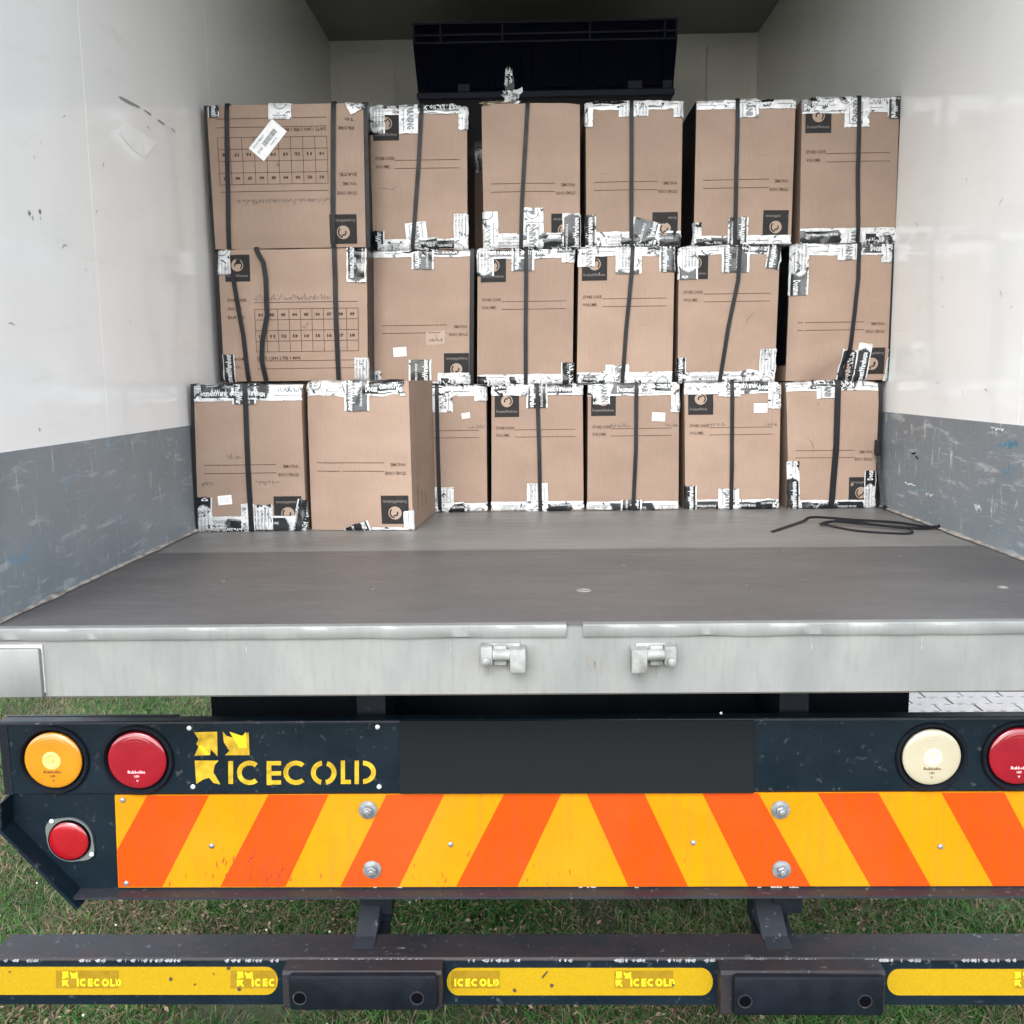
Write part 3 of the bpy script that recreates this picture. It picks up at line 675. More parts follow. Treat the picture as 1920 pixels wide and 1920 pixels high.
# lower board: dark backing plate, flanges, chevron sheet
YP = YL+.008
zb0 = zat(1000, 1664, YP)
poly = [U(20, 1487, Y=YP), U(22, 1535, Y=YP), U(152, 1666, Y=YP), V((xl1, 0, zat(1920, 1662, YP))), V((xl1, 0, zl0-.0005))]
b = MB(); b.prism([(poly[0].x, zl0-.0005)]+[(p.x, p.z) for p in poly[1:3]]+[(poly[3].x, poly[3].z), (poly[4].x, poly[4].z)], YP, YP+.006); back = part(b, 'lower_plate', NAVY)
# bottom flange (sticks out towards the camera) and diagonal flange
def flange(a, b_, name, mat, out=.036, th=.005):
    a, b_ = V(a), V(b_); s = MB(); d = (b_-a).normalized(); nrm = V((d.z, 0, -d.x)); 
    if nrm.z > 0: nrm = -nrm
    q = [a, b_, b_+nrm*th, a+nrm*th]; n = V((0, -out, 0))
    vs = q+[p+n for p in q]; s.add(vs, [(0, 1, 2, 3), (4, 7, 6, 5), (0, 4, 5, 1), (1, 5, 6, 2), (2, 6, 7, 3), (3, 7, 4, 0)]); return part(s, name, mat, parent=back)
pA, pB = U(150, 1666, Y=YP), V((xl1, YP, zat(1925, 1662, YP)))
flange(pA, pB, 'bottom_flange', FLANGE)
pc, pd = U(22, 1535, Y=YP), U(166, 1681, Y=YP)
flange((pc.x, YP+.004, pc.z), (pd.x, YP+.004, pd.z), 'side_flange', NAVY, out=.05, th=.007)
flange((poly[0].x, YP+.004, zl0-.002), (pc.x, YP+.004, pc.z), 'side_flange', NAVY, out=.05, th=.004)
b = MB(); b.box((poly[0].x, YP+.0061, pd.z+.16), (poly[0].x+.005, YP+.06, zl0)); part(b, 'side_plate', NAVYD)
# chevron board
YV = YP-.0035
def top(x): return 1490-(x-215)*.0035
def bot(x): return 1664-(x-215)*.001
b = MB(); pts = [P2(215, 1491, YV), P2(222, 1664, YV), P2(2010, 1661, YV), P2(2010, 1484, YV)]
b.prism([(p[0], p[2]) for p in pts], YV, YP-.0003); chev = part(b, 'chevron_board', AMBERS)
def stripe(t0, t1, b0, b1):
    if t0 < 215: pass
    q = [(t0, top(t0)+1.5), (b0, bot(b0)-1), (b1, bot(b1)-1), (t1, top(t1)+1.5)]
    polypart('red_stripe', [q], YV-.0006, REDS, chev)
polypart('red_stripe', [[(276, 1491.5), (219.5, 1594), (222.3, 1663), (304, 1663), (392, 1491)]], YV-.0006, REDS, chev)
for t0, t1, b0, b1 in ((503, 616, 413, 535), (725, 833, 638, 748), (945, 1052, 855, 970), (1100, 1208, 1178, 1290), (1317, 1422, 1403, 1520), (1533, 1647, 1632, 1745), (1765, 1883, 1862, 1976)):
    stripe(t0, t1, b0, b1)
# scuffs on the third stripe
s = MB()
for i in range(110):
    px, py = (R.gauss(492, 34) if i % 3 else R.uniform(225, 1100)), R.triangular(1590, 1662, 1658); l = R.uniform(1, 12); an = R.uniform(0.7, 2.4)
    s.quad([P2(px, py, YV-.0011), P2(px+l*math.cos(an), py-l*math.sin(an), YV-.0011), P2(px+l*math.cos(an)+1.1, py-l*math.sin(an), YV-.0011), P2(px+1.6, py+1, YV-.0011)])
setk(part(s, 'scratches', base('red_scratches', (.28, .03, .01), .6)[0], parent=chev, recalc=False), 'stuff')
for px, py in ((690, 1518), (698, 1630), (1463, 1518), (1465, 1630)): bolt(U(px, py, Y=YV-.001), .0195, chev, 'bolt', hexa=True)
for px, py in ((230, 1500), (237, 1656), (397, 1586), (845, 1583), (1300, 1580), (1763, 1587)): bolt(U(px, py, Y=YV-.001), .0058, chev, 'rivet', bpy.data.materials['zinc_bolt'])
s = MB()
for px, wd in ((1085, 7), (1108, 10), (1190, 8), (1420, 8), (1445, 22), (1480, 18), (700, 6), (745, 9), (1100, 5)):
    for k in range(4):
        a = px+wd*k/4; s.quad([P2(a, 1661+R.uniform(0, 3), YV-.0012), P2(a+.3, 1665, YV-.0012), P2(a+wd*.27, 1664.5, YV-.0012), P2(a+wd*.2, 1661+R.uniform(0, 3), YV-.0012)])
part(s, 'paint_chips', base('pale_chips', (.3, .27, .24), .6)[0], parent=chev, recalc=False)
# small red light on diamond gasket
c = U(133, 1573, Y=YP); rr = 37*(c-CP).dot(fw)/F
s = MB(); ring_ = []
for i in range(48):
    t = 2*math.pi*i/48; q = 1.17+.38*max(0, math.cos(2*(t-math.radians(140))))**3 * .62; ring_.append((c.x+rr*q*math.cos(t), c.z+rr*q*math.sin(t)))
s.prism(ring_, YP-.005, YP-.0003); L = part(s, 'marker_light', base('grey_gasket', (.10, .115, .11), .55)[0]); L['label'] = 'small bright red round light on a grey gasket'
s = MB(); s.lathe((c.x, YP-.005, c.z), [(rr*1.08, 0), (rr*1.06, .004), (rr*1.0, .005)], 40); part(s, 'collar', BLACK, parent=L, smooth=True)
s = MB(); s.lathe((c.x, YP-.010, c.z), [(rr, 0)]+[(rr*math.cos(t), .006*math.sin(t)) for t in [i*math.pi/2/7 for i in range(1, 8)]], 40); part(s, 'lens', LRED2, parent=L, smooth=True)
for px, py in ((97, 1540), (172, 1602)): bolt(U(px, py, Y=YP-.005), .0052, L, 'screw', bpy.data.materials['pale_screw'])

# bumper
YBm = 1.78
zt_ = zat(1000, 1797, YBm); zb_ = zat(1000, 1884, YBm); yback = YBm+.085
print('bumper', zt_, zb_, zl0, zb0)
XB0, XB1 = XO0-.02, XO1+.10
b = MB(); b.extrude_x([(YBm, zt_-.004), (YBm, zb_), (yback, zb_), (yback, zt_), (YBm+.004, zt_)], XB0, XB1); bump = part(b, 'bumper', [RUSTY])
s = MB(); s.box((XB0, YBm-.0025, zb_+.003), (XB1, YBm-.0002, zt_-.006)); part(s, 'bumper_face', NAVY, parent=bump)
s = MB()
for i in range(420):
    if noise.noise(V((i*.06, 3, 1))) < -.08 or R.random() < .35: continue
    x = XB0+(XB1-XB0)*i/420+R.uniform(-.003, .003); l = R.uniform(.002, .012); h_ = R.uniform(.0008, .0035)
    s.quad([(x, YBm-.0004-.0024*0, zt_-.0035), (x+l*.5, YBm-.003, zt_-.005-h_), (x+l, YBm-.003, zt_-.005), (x+l, YBm+.0006, zt_-.0006)])
part(s, 'chipped_edge', EDGE, parent=bump, recalc=False)
def buffer(x0, x1, y1, fx0, fx1, fy0, fy1):
    """protruding step plate with rubber pad; all in photo pixels read on the plane of its face"""
    Yf = YBm-.045; Yp = Yf-.018
    a0, a1 = U(x0, 1850, Y=Yf).x, U(x1, 1850, Y=Yf).x; zb2 = zat((x0+x1)/2, y1, Yf)
    s = MB(); s.extrude_x([(Yf, zt_-.006), (Yf, zb2+.006), (Yf+.006, zb2), (YBm-.003, zb2), (YBm-.003, zt_-.0005), (Yf+.006, zt_-.0005)], a0, a1)
    B = part(s, 'buffer_block', RUSTY, parent=bump)
    s = MB(); f0, f1 = U(fx0, 1860, Y=Yp).x, U(fx1, 1860, Y=Yp).x; z1, z0 = zat((fx0+fx1)/2, fy0, Yp), zat((fx0+fx1)/2, fy1, Yp)
    s.box((f0, Yp, z0), (f1, Yf-.0004, z1), bev=.008); part(s, 'rubber_buffer', RUBBER, parent=bump, smooth=True)
    for hx in (fx0+22, fx1-38):
        c = U(hx, (fy0+fy1)/2+8, Y=Yp-.0006); s = MB(); s.lathe(c, [(.0145, -.0004), (.014, .0016), (.0118, .0012), (.0118, .0002)], 24, closed=False); part(s, 'hole_rim', FLANGE, parent=bump, smooth=True)
        s = MB(); s.lathe((c.x, Yp+.0003, c.z), [(.012, .001)], 24); part(s, 'buffer_hole', BLACK, parent=bump)
buffer(530, 828, 1893, 540, 820, 1830, 1897)
buffer(1352, 1660, 1905, 1375, 1660, 1832, 1907)
YY = YBm-.0040
def ytape(x0, x1, y0, y1, r0, r1):
    pts = []; r = (y1-y0)/2; cy = (y0+y1)/2
    def cap(cx, rr_, s_): return [(cx+s_*(rr_*math.sin(t)-rr_), cy+(r*math.cos(t))) for t in [math.pi*i/14 for i in range(15)]]
    right = cap(x1, 22 if r1 else .1, 1); left = cap(x0, 22 if r0 else .1, -1)
    p_ = right+left[::-1]
    s = MB(); s.prism([P2(a, b_, YBm)[::2] for a, b_ in p_], YY, YBm-.0028); return part(s, 'reflective_strip', YEL, parent=bump)
ytape(-70, 522, 1811, 1863, 0, 1); ytape(838, 1336, 1813, 1864, 1, 1); ytape(1662, 2020, 1815, 1864, 1, 0)
def mini(x0, x1, lx, y0=1820, y1=1853, clip0=-1e9, clip1=1e9, logo=True):
    polypart('print_patch', [[(x0, y0), (x0, y1), (x1, y1), (x1, y0)]], YY-.0005, YELD, bump)
    ps, _ = letters(lx+22, y0+15, 14.5, 3.6, 12.3, 2.0, sten=False)
    if logo: ps += icologo(lx-7, y0+1, .29)
    ps = [[(min(clip1, max(clip0, a)), b_) for a, b_ in q] for q in ps if min(a for a, _ in q) < clip1 and max(a for a, _ in q) > clip0]
    polypart('print_lettering', ps, YY-.0010, YELB, bump)
mini(105, 222, 122); mini(432, 516, 450, clip1=518); mini(846, 937, 830, clip0=850, logo=False); mini(1152, 1262, 1160); mini(1903, 2000, 1908)
s = MB()
for px, py, q in ((320, 1836, 4), (428, 1815, 4), (448, 1855, 4), (965, 1857, 4), (1034, 1848, 4), (1262, 1847, 3), (18, 1822, 2), (365, 1846, 2), (400, 1826, 2)):
    s.quad([P2(px+q*R.uniform(.7, 1.2)*math.cos(t), py+q*math.sin(t), YY-.0014) for t in (0, 1, 2, 3, 4, 5)])
s.quad([P2(1015, 1833, YY-.0014), P2(1018, 1834, YY-.0014), P2(1028, 1822, YY-.0014), P2(1025, 1821, YY-.0014)])
part(s, 'dirt_specks', RUSTB, parent=bump, recalc=False)
# bumper arms
for pxa, pxb in ((676, 732), (1409, 1478)):
    Yq = 1.93; a, bb = U(pxa, 1720, Y=Yq).x, U(pxb, 1720, Y=Yq).x
    s = MB(); s.box((a, Yq, zt_-.02), (bb, Yq+.05, zb0+.25), bev=.004); part(s, 'bumper_arm', NAVY)
    s = MB(); s.extrude_x([(YBm+.03, zt_+.0006), (YBm+.07, zt_+.004), (Yq-.004, zt_+.045), (Yq-.0005, zt_+.05), (Yq-.0005, zt_+.0006)], a+.004, a+(bb-a)*.72); part(s, 'arm_gusset', FLANGE)
    s = MB(); s.box((a, yback+.0005, zb_+.01), (bb, Yq-.0005, zt_-.01)); part(s, 'arm_joint', NAVYD)

# evaporator on the bulkhead
YE = 4.35
def e(px, py, Y=YE): p = U(px, py, Y=Y); return p
zt2, zm2, zb2, zb3 = e(1020, 38).z, e(1020, 78).z, e(1020, 172).z, e(1020, 184).z
ax0, ax1, bx0, bx1 = e(774, 60).x, e(1270, 60).x, e(784, 172).x, e(1262, 172).x
b = MB(); b.prism([(ax0, zt2), (ax0, zm2), (bx0, zb2), (bx1, zb2), (ax1, zm2), (ax1, zt2)], YE, YK-.013); ev = part(b, 'cooling_unit', EVAP)
s = MB(); s.box((bx0-.004, YE-.02, zb3), (bx1+.004, YE-.001, zb2), bev=.003); part(s, 'drip_tray', EVAPE, parent=ev)
s = MB(); s.box((bx0, YE, zb3-.002), (bx1, YK-.1, zb2-.001)); part(s, 'tray_bottom', EVAPE, parent=ev)
for z in (zt2-.008, (zt2+zm2)/2-.012, zm2):
    s = MB(); s.box((ax0, YE-.012, z-.004), (ax1, YE-.001, z+.004), bev=.001); part(s, 'grille_rail', EVAPE, parent=ev)
for px in (776, 826, 942, 1106, 1246, 1268):
    x = e(px, 60).x; s = MB(); s.box((x-.004, YE-.011, zm2+.005), (x+.004, YE-.002, zt2-.013), bev=.001); part(s, 'grille_post', EVAPE, parent=ev)
for pa, pb_ in ((800, 862), (864, 920), (926, 980), (996, 1090), (1112, 1170), (1174, 1246)):
    s = MB(); s.box((e(pa+3, 130).x, YE-.008, e(1000, 166).z), (e(pb_-3, 130).x, YE-.0005, e(1000, 88).z), bev=.003); part(s, 'fan_panel', EVAP, parent=ev)
for px, wd in ((870, 12), (1190, 14), (1250, 9)):
    s = MB(); x = e(px, 170).x; s.box((x-wd*.0022, YE-.02, e(1000, 172).z), (x+wd*.0022, YE-.009, e(1000, 157).z), bev=.002); part(s, 'catch', EVAPE, parent=ev)

# ---------------------------------------------------------------- cartons
CT = .0
TP = dict(k=.008, w=.148, c=.262, l=.318)       # where along the tape print a piece starts
class Carton:
    def __init__(s, label, tl, tr, br, bl, Yl, Yr, z0, z1, depth=.40, bulge=.004, seed=0, crease=None, group='cardboard cartons stacked in the truck'):
        s.seed = seed; s.bulge = bulge; s.crease = crease
        inset = 2.6
        f = lambda px, z, Y: U_x(px, z, Y)
        tl += inset; bl += inset; tr -= inset; br -= inset
        s.BL, s.BR = V((f(bl, z0, Yl), Yl, z0)), V((f(br, z0, Yr), Yr, z0)); s.TL, s.TR = V((f(tl, z1, Yl), Yl, z1)), V((f(tr, z1, Yr), Yr, z1))
        s.w = ((s.TR-s.TL).length+(s.BR-s.BL).length)/2; s.h = z1-z0; s.d = depth
        xdir = (s.BR-s.BL).normalized(); s.n = V((xdir.y, -xdir.x, 0)).normalized()      # outward (towards the camera)
        s.xd = xdir
        c = (s.BL+s.BR)/2-s.n*depth/2; s.T = thing('cardboard_box', label, 'box', (c.x, c.y, z0), group)
        N, M = 14, 16; b = MB(); ix = {}
        for j in range(M+1):
            for i in range(N+1):
                ix[i, j] = len(b.v); b.v.append(tuple(s.P(s.w*i/N, s.h*j/M, 0)))
        def pf(*q): b.f.append(q); b.m.append(0); b.uv.append(None)
        for j in range(M):
            for i in range(N): pf(ix[i, j], ix[i+1, j], ix[i+1, j+1], ix[i, j+1])
        bk = {}
        dv = -s.n*s.d
        def rim(seq, off):
            prev = None
            for q in seq:
                p = V(b.v[q])+dv; a = len(b.v); b.v.append(tuple(p))
                if prev: pf(prev[0], q, a, prev[1])
                prev = (q, a)
        rim([ix[i, 0] for i in range(N+1)], 0); rim([ix[i, M] for i in range(N+1)], 0)
        rim([ix[0, j] for j in range(M+1)], 0); rim([ix[N, j] for j in range(M+1)], 0)
        c4 = [tuple(V(b.v[ix[q]])+dv) for q in ((0, 0), (N, 0), (N, M), (0, M))]; b.quad(c4)
        bmv = b
        o = bmv.build('carton', CARD, s.T, origin=(c.x, c.y, z0)); me = o.data
        bm = bmesh.new(); bm.from_mesh(me); bmesh.ops.remove_doubles(bm, verts=bm.verts, dist=.0002); bmesh.ops.recalc_face_normals(bm, faces=bm.faces); bm.to_mesh(me); bm.free()
        me.polygons.foreach_set('use_smooth', [True]*len(me.polygons)); me.set_sharp_from_angle(angle=math.radians(40))
        s.prs = {}; s.key = 'form_print'; s.pmats = [INK, LOGO, LOGOTX, EMB, PEN]
    def P(s, a, t, off=0):
        """point on the carton skin: a metres from left, t metres from the bottom; beyond the edges it folds round the carton"""
        back = 0; updn = 0; side = 0
        aa, tt = a, t
        if tt > s.h: back = tt-s.h; tt = s.h; updn = 1
        elif tt < 0: back = -tt; tt = 0; updn = -1
        if aa > s.w: back2 = aa-s.w; aa = s.w; side = 1
        elif aa < 0: back2 = -aa; aa = 0; side = -1
        else: back2 = 0
        fa, ft = aa/s.w, tt/s.h
        p = s.BL.lerp(s.BR, fa).lerp(s.TL.lerp(s.TR, fa), ft)
        bu = s.bulge*4*fa*(1-fa)*math.sin(math.pi*ft)+(.006*noise.noise(V((fa*2.3, ft*2.6, s.seed*1.7)))+.0022*noise.noise(V((fa*6.3, ft*7.1, s.seed*2.9))))*min(1, 8*min(fa, 1-fa, ft, 1-ft)+.2)
        if s.crease: bu += s.crease(fa, ft)
        e_ = min(aa, s.w-aa, tt, s.h-tt); bu -= .0025*max(0, 1-e_/.006)
        # crushed corners, gently wavy top edge
        for k, (cx, cy) in enumerate(((0, 0), (1, 0), (1, 1), (0, 1))):
            dd = math.hypot((fa-cx)*s.w, (ft-cy)*s.h); bu -= .010*abs(noise.noise(V((k*3.3, s.seed*2.1, 1))))*2*max(0, 1-dd/.07)
        wav = .0045*noise.noise(V((fa*3.1, 5+s.seed, 0)))*max(0, (ft-.85)*6.6)-.006*max(0, ft*8-7)*(max(0, 1-fa*9)*abs(noise.noise(V((s.seed*1.3, 2, 2))))+max(0, 1-(1-fa)*9)*abs(noise.noise(V((s.seed*1.3, 8, 2)))))*2
        p = p+s.n*bu+V((0, 0, wav))
        if updn and not side: return p-s.n*back+V((0, 0, updn*off))
        if side: return p-s.n*(back2)+s.xd*side*off-(s.n*back if updn else V((0, 0, 0)))
        return p+s.n*off
    # ---- printing on the board
    def rect(s, a0, a1, t0, t1, mi, off=.0007, sub=4):
        n = max(1, int((a1-a0)/.03)*1) if sub is None else sub; m_ = max(1, int((t1-t0)/.03))
        n = max(1, int(math.ceil((a1-a0)/.028)))
        for i in range(n):
            for j in range(m_):
                A0, A1 = a0+(a1-a0)*i/n, a0+(a1-a0)*(i+1)/n; B0, B1 = t0+(t1-t0)*j/m_, t0+(t1-t0)*(j+1)/m_
                s.pr.quad([s.P(A0, B0, off), s.P(A1, B0, off), s.P(A1, B1, off), s.P(A0, B1, off)], mi)
    def text(s, st, a, t, size, mi, rot=0, off=.0009, bold=.02, fit=None):
        vs, fs, wd = text2d(st, size, bold)
        k = fit/wd if fit else 1
        cr, sr = round(math.cos(rot), 6), round(math.sin(rot), 6)
        s.pr.add([s.P(a+(x*k*cr-y*sr), t+(x*k*sr+y*cr), off) for x, y in vs], fs, mi)
    def scrawl(s, a, t, length, size, seed, mi=4, wd=.0011, flipv=1, loops=None):
        s.key = 'pen_marks'; rg = random.Random(seed); n = int(length/size*7) if loops is None else loops; pts = []
        for i in range(n+1):
            f = i/n; pts.append((a+length*f+rg.uniform(-.25, .25)*size, t+flipv*size*(.5+.5*math.sin(i*2.2+rg.uniform(-.6, .6)))*rg.choice((.35, .6, .6, 1))))
        for i in range(n):
            if rg.random() < .16: continue
            (x0, y0), (x1, y1) = pts[i], pts[i+1]; d = math.hypot(x1-x0, y1-y0)+1e-6; nx, ny = -(y1-y0)/d*wd/2, (x1-x0)/d*wd/2
            s.pr.quad([s.P(x0-nx, y0-ny, .0009), s.P(x1-nx, y1-ny, .0009), s.P(x1+nx, y1+ny, .0009), s.P(x0+nx, y0+ny, .0009)], mi)
    def arc(s, a, t, r, a0, a1, wd=.0014, sy=.6):
        s.key = 'pen_marks'; n = 10
        for i in range(n):
            q = [math.radians(a0+(a1-a0)*(i+k)/n) for k in (0, 1)]; ww = wd*math.sin(math.pi*(i+.5)/n)
            s.pr.quad([s.P(a+r*math.cos(q[0]), t+sy*r*math.sin(q[0]), .0009), s.P(a+r*math.cos(q[1]), t+sy*r*math.sin(q[1]), .0009), s.P(a+(r+ww)*math.cos(q[1]), t+sy*(r+ww)*math.sin(q[1]), .0009), s.P(a+(r+ww)*math.cos(q[0]), t+sy*(r+ww)*math.sin(q[0]), .0009)], 4)
    def xy(s, fx, fy, flip):
        """print layout coordinates (from the top left when upright) to carton coordinates"""
        return (s.w*fx, s.h*(1-fy)) if not flip else (s.w*(1-fx), s.h*fy)
    def logo(s, flip, fx=.035, fy=.045, sz=.082, below=False):
        s.key = 'logo_print'; a, t = s.xy(fx, fy, flip); sg = -1 if flip else 1
        a0, a1 = sorted((a, a+sg*sz)); t0, t1 = sorted((t, t-sg*sz*1.04))
        s.rect(a0, a1, t0, t1, 1)
        ca, ct = a+sg*sz*.5, t-sg*sz*.40; r = sz*.24
        c = s.P(ca, ct, .0013); n = 24; pts = [s.P(ca+r*math.cos(2*math.pi*i/n), ct+r*math.sin(2*math.pi*i/n), .0013) for i in range(n)]
        s.pr.quad(pts, 3)
        for rr_, q0, q1 in ((.62, -50, 80), (.30, 60, 210)):
            m_ = 8
            for i in range(m_):
                t0_, t1_ = [math.radians(q0+(q1-q0)*(i+k)/m_+(180 if flip else 0)) for k in (0, 1)]; R0, R1 = r*rr_, r*(rr_+.22)
                s.pr.quad([s.P(ca+R0*math.cos(t0_), ct+R0*math.sin(t0_), .0018), s.P(ca+R0*math.cos(t1_), ct+R0*math.sin(t1_), .0018), s.P(ca+R1*math.cos(t1_), ct+R1*math.sin(t1_), .0018), s.P(ca+R1*math.cos(t0_), ct+R1*math.sin(t0_), .0018)], 1)
        s.text('DocumentWarehouse', a+sg*sz*.06, t-sg*sz*.86, .0125, 2, rot=math.pi if flip else 0, off=.0013, bold=.03, fit=sz*.86); s.key = 'form_print'
    def form(s, flip, fy=.37):
        s.key = 'form_print'
        for k, (tx, f0) in enumerate((('STORE CODE:', .25), ('VOLUME:', .25))):
            a, t = s.xy(.05, fy+k*.057, flip); s.text(tx, a, t, .0135, 0, rot=math.pi if flip else 0, fit=.062 if k == 0 else .046)
            a0, t0 = s.xy(.255, fy+.004+k*.057, flip); a1, _ = s.xy(.92, fy, flip); s.rect(min(a0, a1), max(a0, a1), t0-.0009, t0+.0009, 0)
    def table(s, flip):
        s.key = 'form_print'
        rot = math.pi if flip else 0; sg = -1 if flip else 1
        for tx, fx, fy, wd in (('STORE CODE:', .05, .39, .062), ('VOLUME:', .05, .455, .045), ('DATE:', .05, .52, .055), ('FROM:', .06, .84, .05), ('TO:', .06, .90, .03), ('DATE 1 JAN 2 FEB 3 MAR', .24, .835, .14)):
            a, t = s.xy(fx, fy, flip); s.text(tx, a, t, .0135, 0, rot=rot, fit=wd)
        for fy in (.40, .845, .905):
            a0, t0 = s.xy(.235, fy, flip); a1, _ = s.xy(.94, fy, flip); s.rect(min(a0, a1), max(a0, a1), t0-.0009, t0+.0009, 0)
        gx0, gx1, gy0, gy1 = .235, .94, .45, .775
        for i in range(10):
            a, t0 = s.xy(gx0+(gx1-gx0)*i/9, gy0, flip); _, t1 = s.xy(gx0, gy1, flip); s.rect(a-.0008, a+.0008, min(t0, t1), max(t0, t1), 0)
        for j in range(5):
            a0, t = s.xy(gx0, gy0+(gy1-gy0)*j/4, flip); a1, _ = s.xy(gx1, gy0, flip); s.rect(min(a0, a1), max(a0, a1), t-.0008, t+.0008, 0, off=.0008)
        for j, st in ((0, 1), (2, 10)):
            for i in range(9):
                a, t = s.xy(gx0+(gx1-gx0)*(i+.28)/9, gy0+(gy1-gy0)*(j+.66)/4, flip); s.text('%02d' % (st+i), a, t, .012, 0, rot=rot, fit=.0155, bold=.06)
    @property
    def pr(s): return s.prs.setdefault(s.key, MB())
    def done(s):
        for k, mb in s.prs.items():
            o = mb.build(k, s.pmats, s.T, recalc=False)
            if k != 'logo_print': o['kind'] = 'stuff'
    # ---- tape
    def tape(s, a, t, ang, L, u0='k', width=.072, wr=1.0, lift=0, off=.0016, ragged=.002, name='packing_tape'):
        """strip whose centre line starts at (a, t) and runs along ang for L"""
        if isinstance(u0, str): u0 = TP[u0]
        nu, nv = max(3, int(L/.009)), 8; ca, sa = math.cos(ang), math.sin(ang); sd = R.uniform(0, 99); G = []
        for i in range(nu+1):
            row = []
            for j in range(nv+1):
                u = L*i/nu; v = (j/nv-.5)*width
                rg = ragged*noise.noise(V((u*28, sd+(0 if j < nv/2 else 9), 0)))*(abs(j/nv-.5)*2)**2
                ue = u+(ragged*1.6*noise.noise(V((v*90, sd, 4))) if i in (0, nu) else 0)
                x = a+ue*ca-(v+rg)*sa; y = t+ue*sa+(v+rg)*ca
                o_ = off+wr*.0022*max(-.35, noise.noise(V((u*34, v*42, sd))))+wr*.0012*abs(noise.noise(V((u*95, v*30, sd+3))))+lift*(i/nu)**2*.02
                row.append(s.P(x, y, max(.0006, o_)))
            G.append(row)
        b = MB(); ix = [[0]*(nv+1) for _ in range(nu+1)]
        for i in range(nu+1):
            for j in range(nv+1): ix[i][j] = len(b.v); b.v.append(tuple(G[i][j]))
        for i in range(nu):
            for j in range(nv):
                b.f.append((ix[i][j], ix[i+1][j], ix[i+1][j+1], ix[i][j+1])); b.m.append(0)
                b.uv.append([(u0+L*i_/nu, j_/nv) for i_, j_ in ((i, j), (i+1, j), (i+1, j+1), (i, j+1))])
        o = b.build(name, TAPE, s.T, smooth=True, recalc=False); o.data.set_sharp_from_angle(angle=math.radians(50))
        # the print: white words on black blocks, grey words on white
        q = MB()
        def at(u, v):
            fu = min(nu-1e-4, max(0, (u-u0)/L*nu)); fv = min(nv-1e-4, max(0, v/width*nv)); i, j = int(fu), int(fv); fu -= i; fv -= j
            p = G[i][j].lerp(G[i+1][j], fu).lerp(G[i][j+1].lerp(G[i+1][j+1], fu), fv)
            return p+((G[i+1][j]-G[i][j]).cross(G[i][j+1]-G[i][j])).normalized()*.0007
        def put(vs, fs, mi):
            for f in fs:
                c_ = [vs[k] for k in f]
                if all(u0 < x < u0+L and .05*width < y < .95*width for x, y in c_): q.quad([at(x, y) for x, y in c_], mi)
        k0 = int(u0//.43)
        for k in range(k0, int((u0+L)//.43)+1):
            o0 = k*.43
            vs, fs, wd = text2d('DocumentWarehouse', .026, .03); kx = .118/wd; put([(o0+.012+x*kx, .012+y) for x, y in vs], fs, 0)
            vs, fs, wd = text2d('THE PAPERLESS PEOPLE', .010, .01); kx = .08/wd; put([(o0+.03+x*kx, .047+y) for x, y in vs], fs, 0)
            vs, fs, wd = text2d('WARNING', .03, .03); kx = .088/wd; put([(o0+.163+x*kx, .026+y) for x, y in vs], fs, 1)
            for x0, x1, y0, y1 in ((.155, .258, .014, .016), (.155, .258, .055, .057), (.155, .157, .014, .057), (.256, .258, .014, .057), (.325, .42, .012, .0135), (.325, .42, .058, .0595), (.325, .327, .012, .059), (.418, .42, .012, .059)):
                n_ = max(1, int((x1-x0)/.012))
                put([(o0+x0+(x1-x0)*i/n_, yy) for i in range(n_+1) for yy in (y0, y1)], [(2*i, 2*i+2, 2*i+3, 2*i+1) for i in range(n_)], 1)
            for yy in (.020, .030, .040, .050):
                vs, fs, wd = text2d('DO NOT ACCEPT IF SEAL IS BROKEN', .009, .02); kx = .082/wd; put([(o0+.331+x*kx, yy+y) for x, y in vs], fs, 1)
            n_ = 18; put([(o0+.288+rr_*math.cos(2*math.pi*i/n_), .036+rr_*math.sin(2*math.pi*i/n_)) for i in range(n_) for rr_ in (.018, .0205)], [(2*i, 2*((i+1) % n_), 2*((i+1) % n_)+1, 2*i+1) for i in range(n_)], 1)
            put([(o0+.280, .028), (o0+.296, .028), (o0+.292, .046), (o0+.283, .042)], [(0, 1, 2, 3)], 1)
        if q.v: q.build('tape_print', [WTX, GTX], o, recalc=False)['kind'] = 'stuff'
        return o
    def edge(s, which, f0=0.0, f1=1.0, u='k', front=.034, **k):
        """tape folded over the top or bottom edge"""
        wd = .072; t = s.h+wd/2-front if which == 'top' else -wd/2+front
        s.tape(s.w*f0, t, 0, s.w*(f1-f0), u, wd, **k)
        for q in range(R.choice((1, 1, 2, 2))):
            L = R.uniform(.05, .13); a = s.w*f0+R.uniform(0, max(.001, s.w*(f1-f0)-L))
            s.tape(a, t+(-1 if which == 'top' else 1)*R.uniform(-.004, .007), R.uniform(-.05, .05), L, R.uniform(.0, .03) if R.random() < .75 else .19, R.uniform(.045, .07), wr=R.uniform(1.6, 3.2), off=.0030, ragged=.007)
    def tab(s, which, f, L, u='w', width=.070, tilt=0, **k):
        over = .03
        if which == 'top': s.tape(s.w*f, s.h+over, -math.pi/2+tilt, L+over, u, width, off=.0032, **k)
        else: s.tape(s.w*f, -over, math.pi/2+tilt, L+over, u, width, off=.0032, **k)
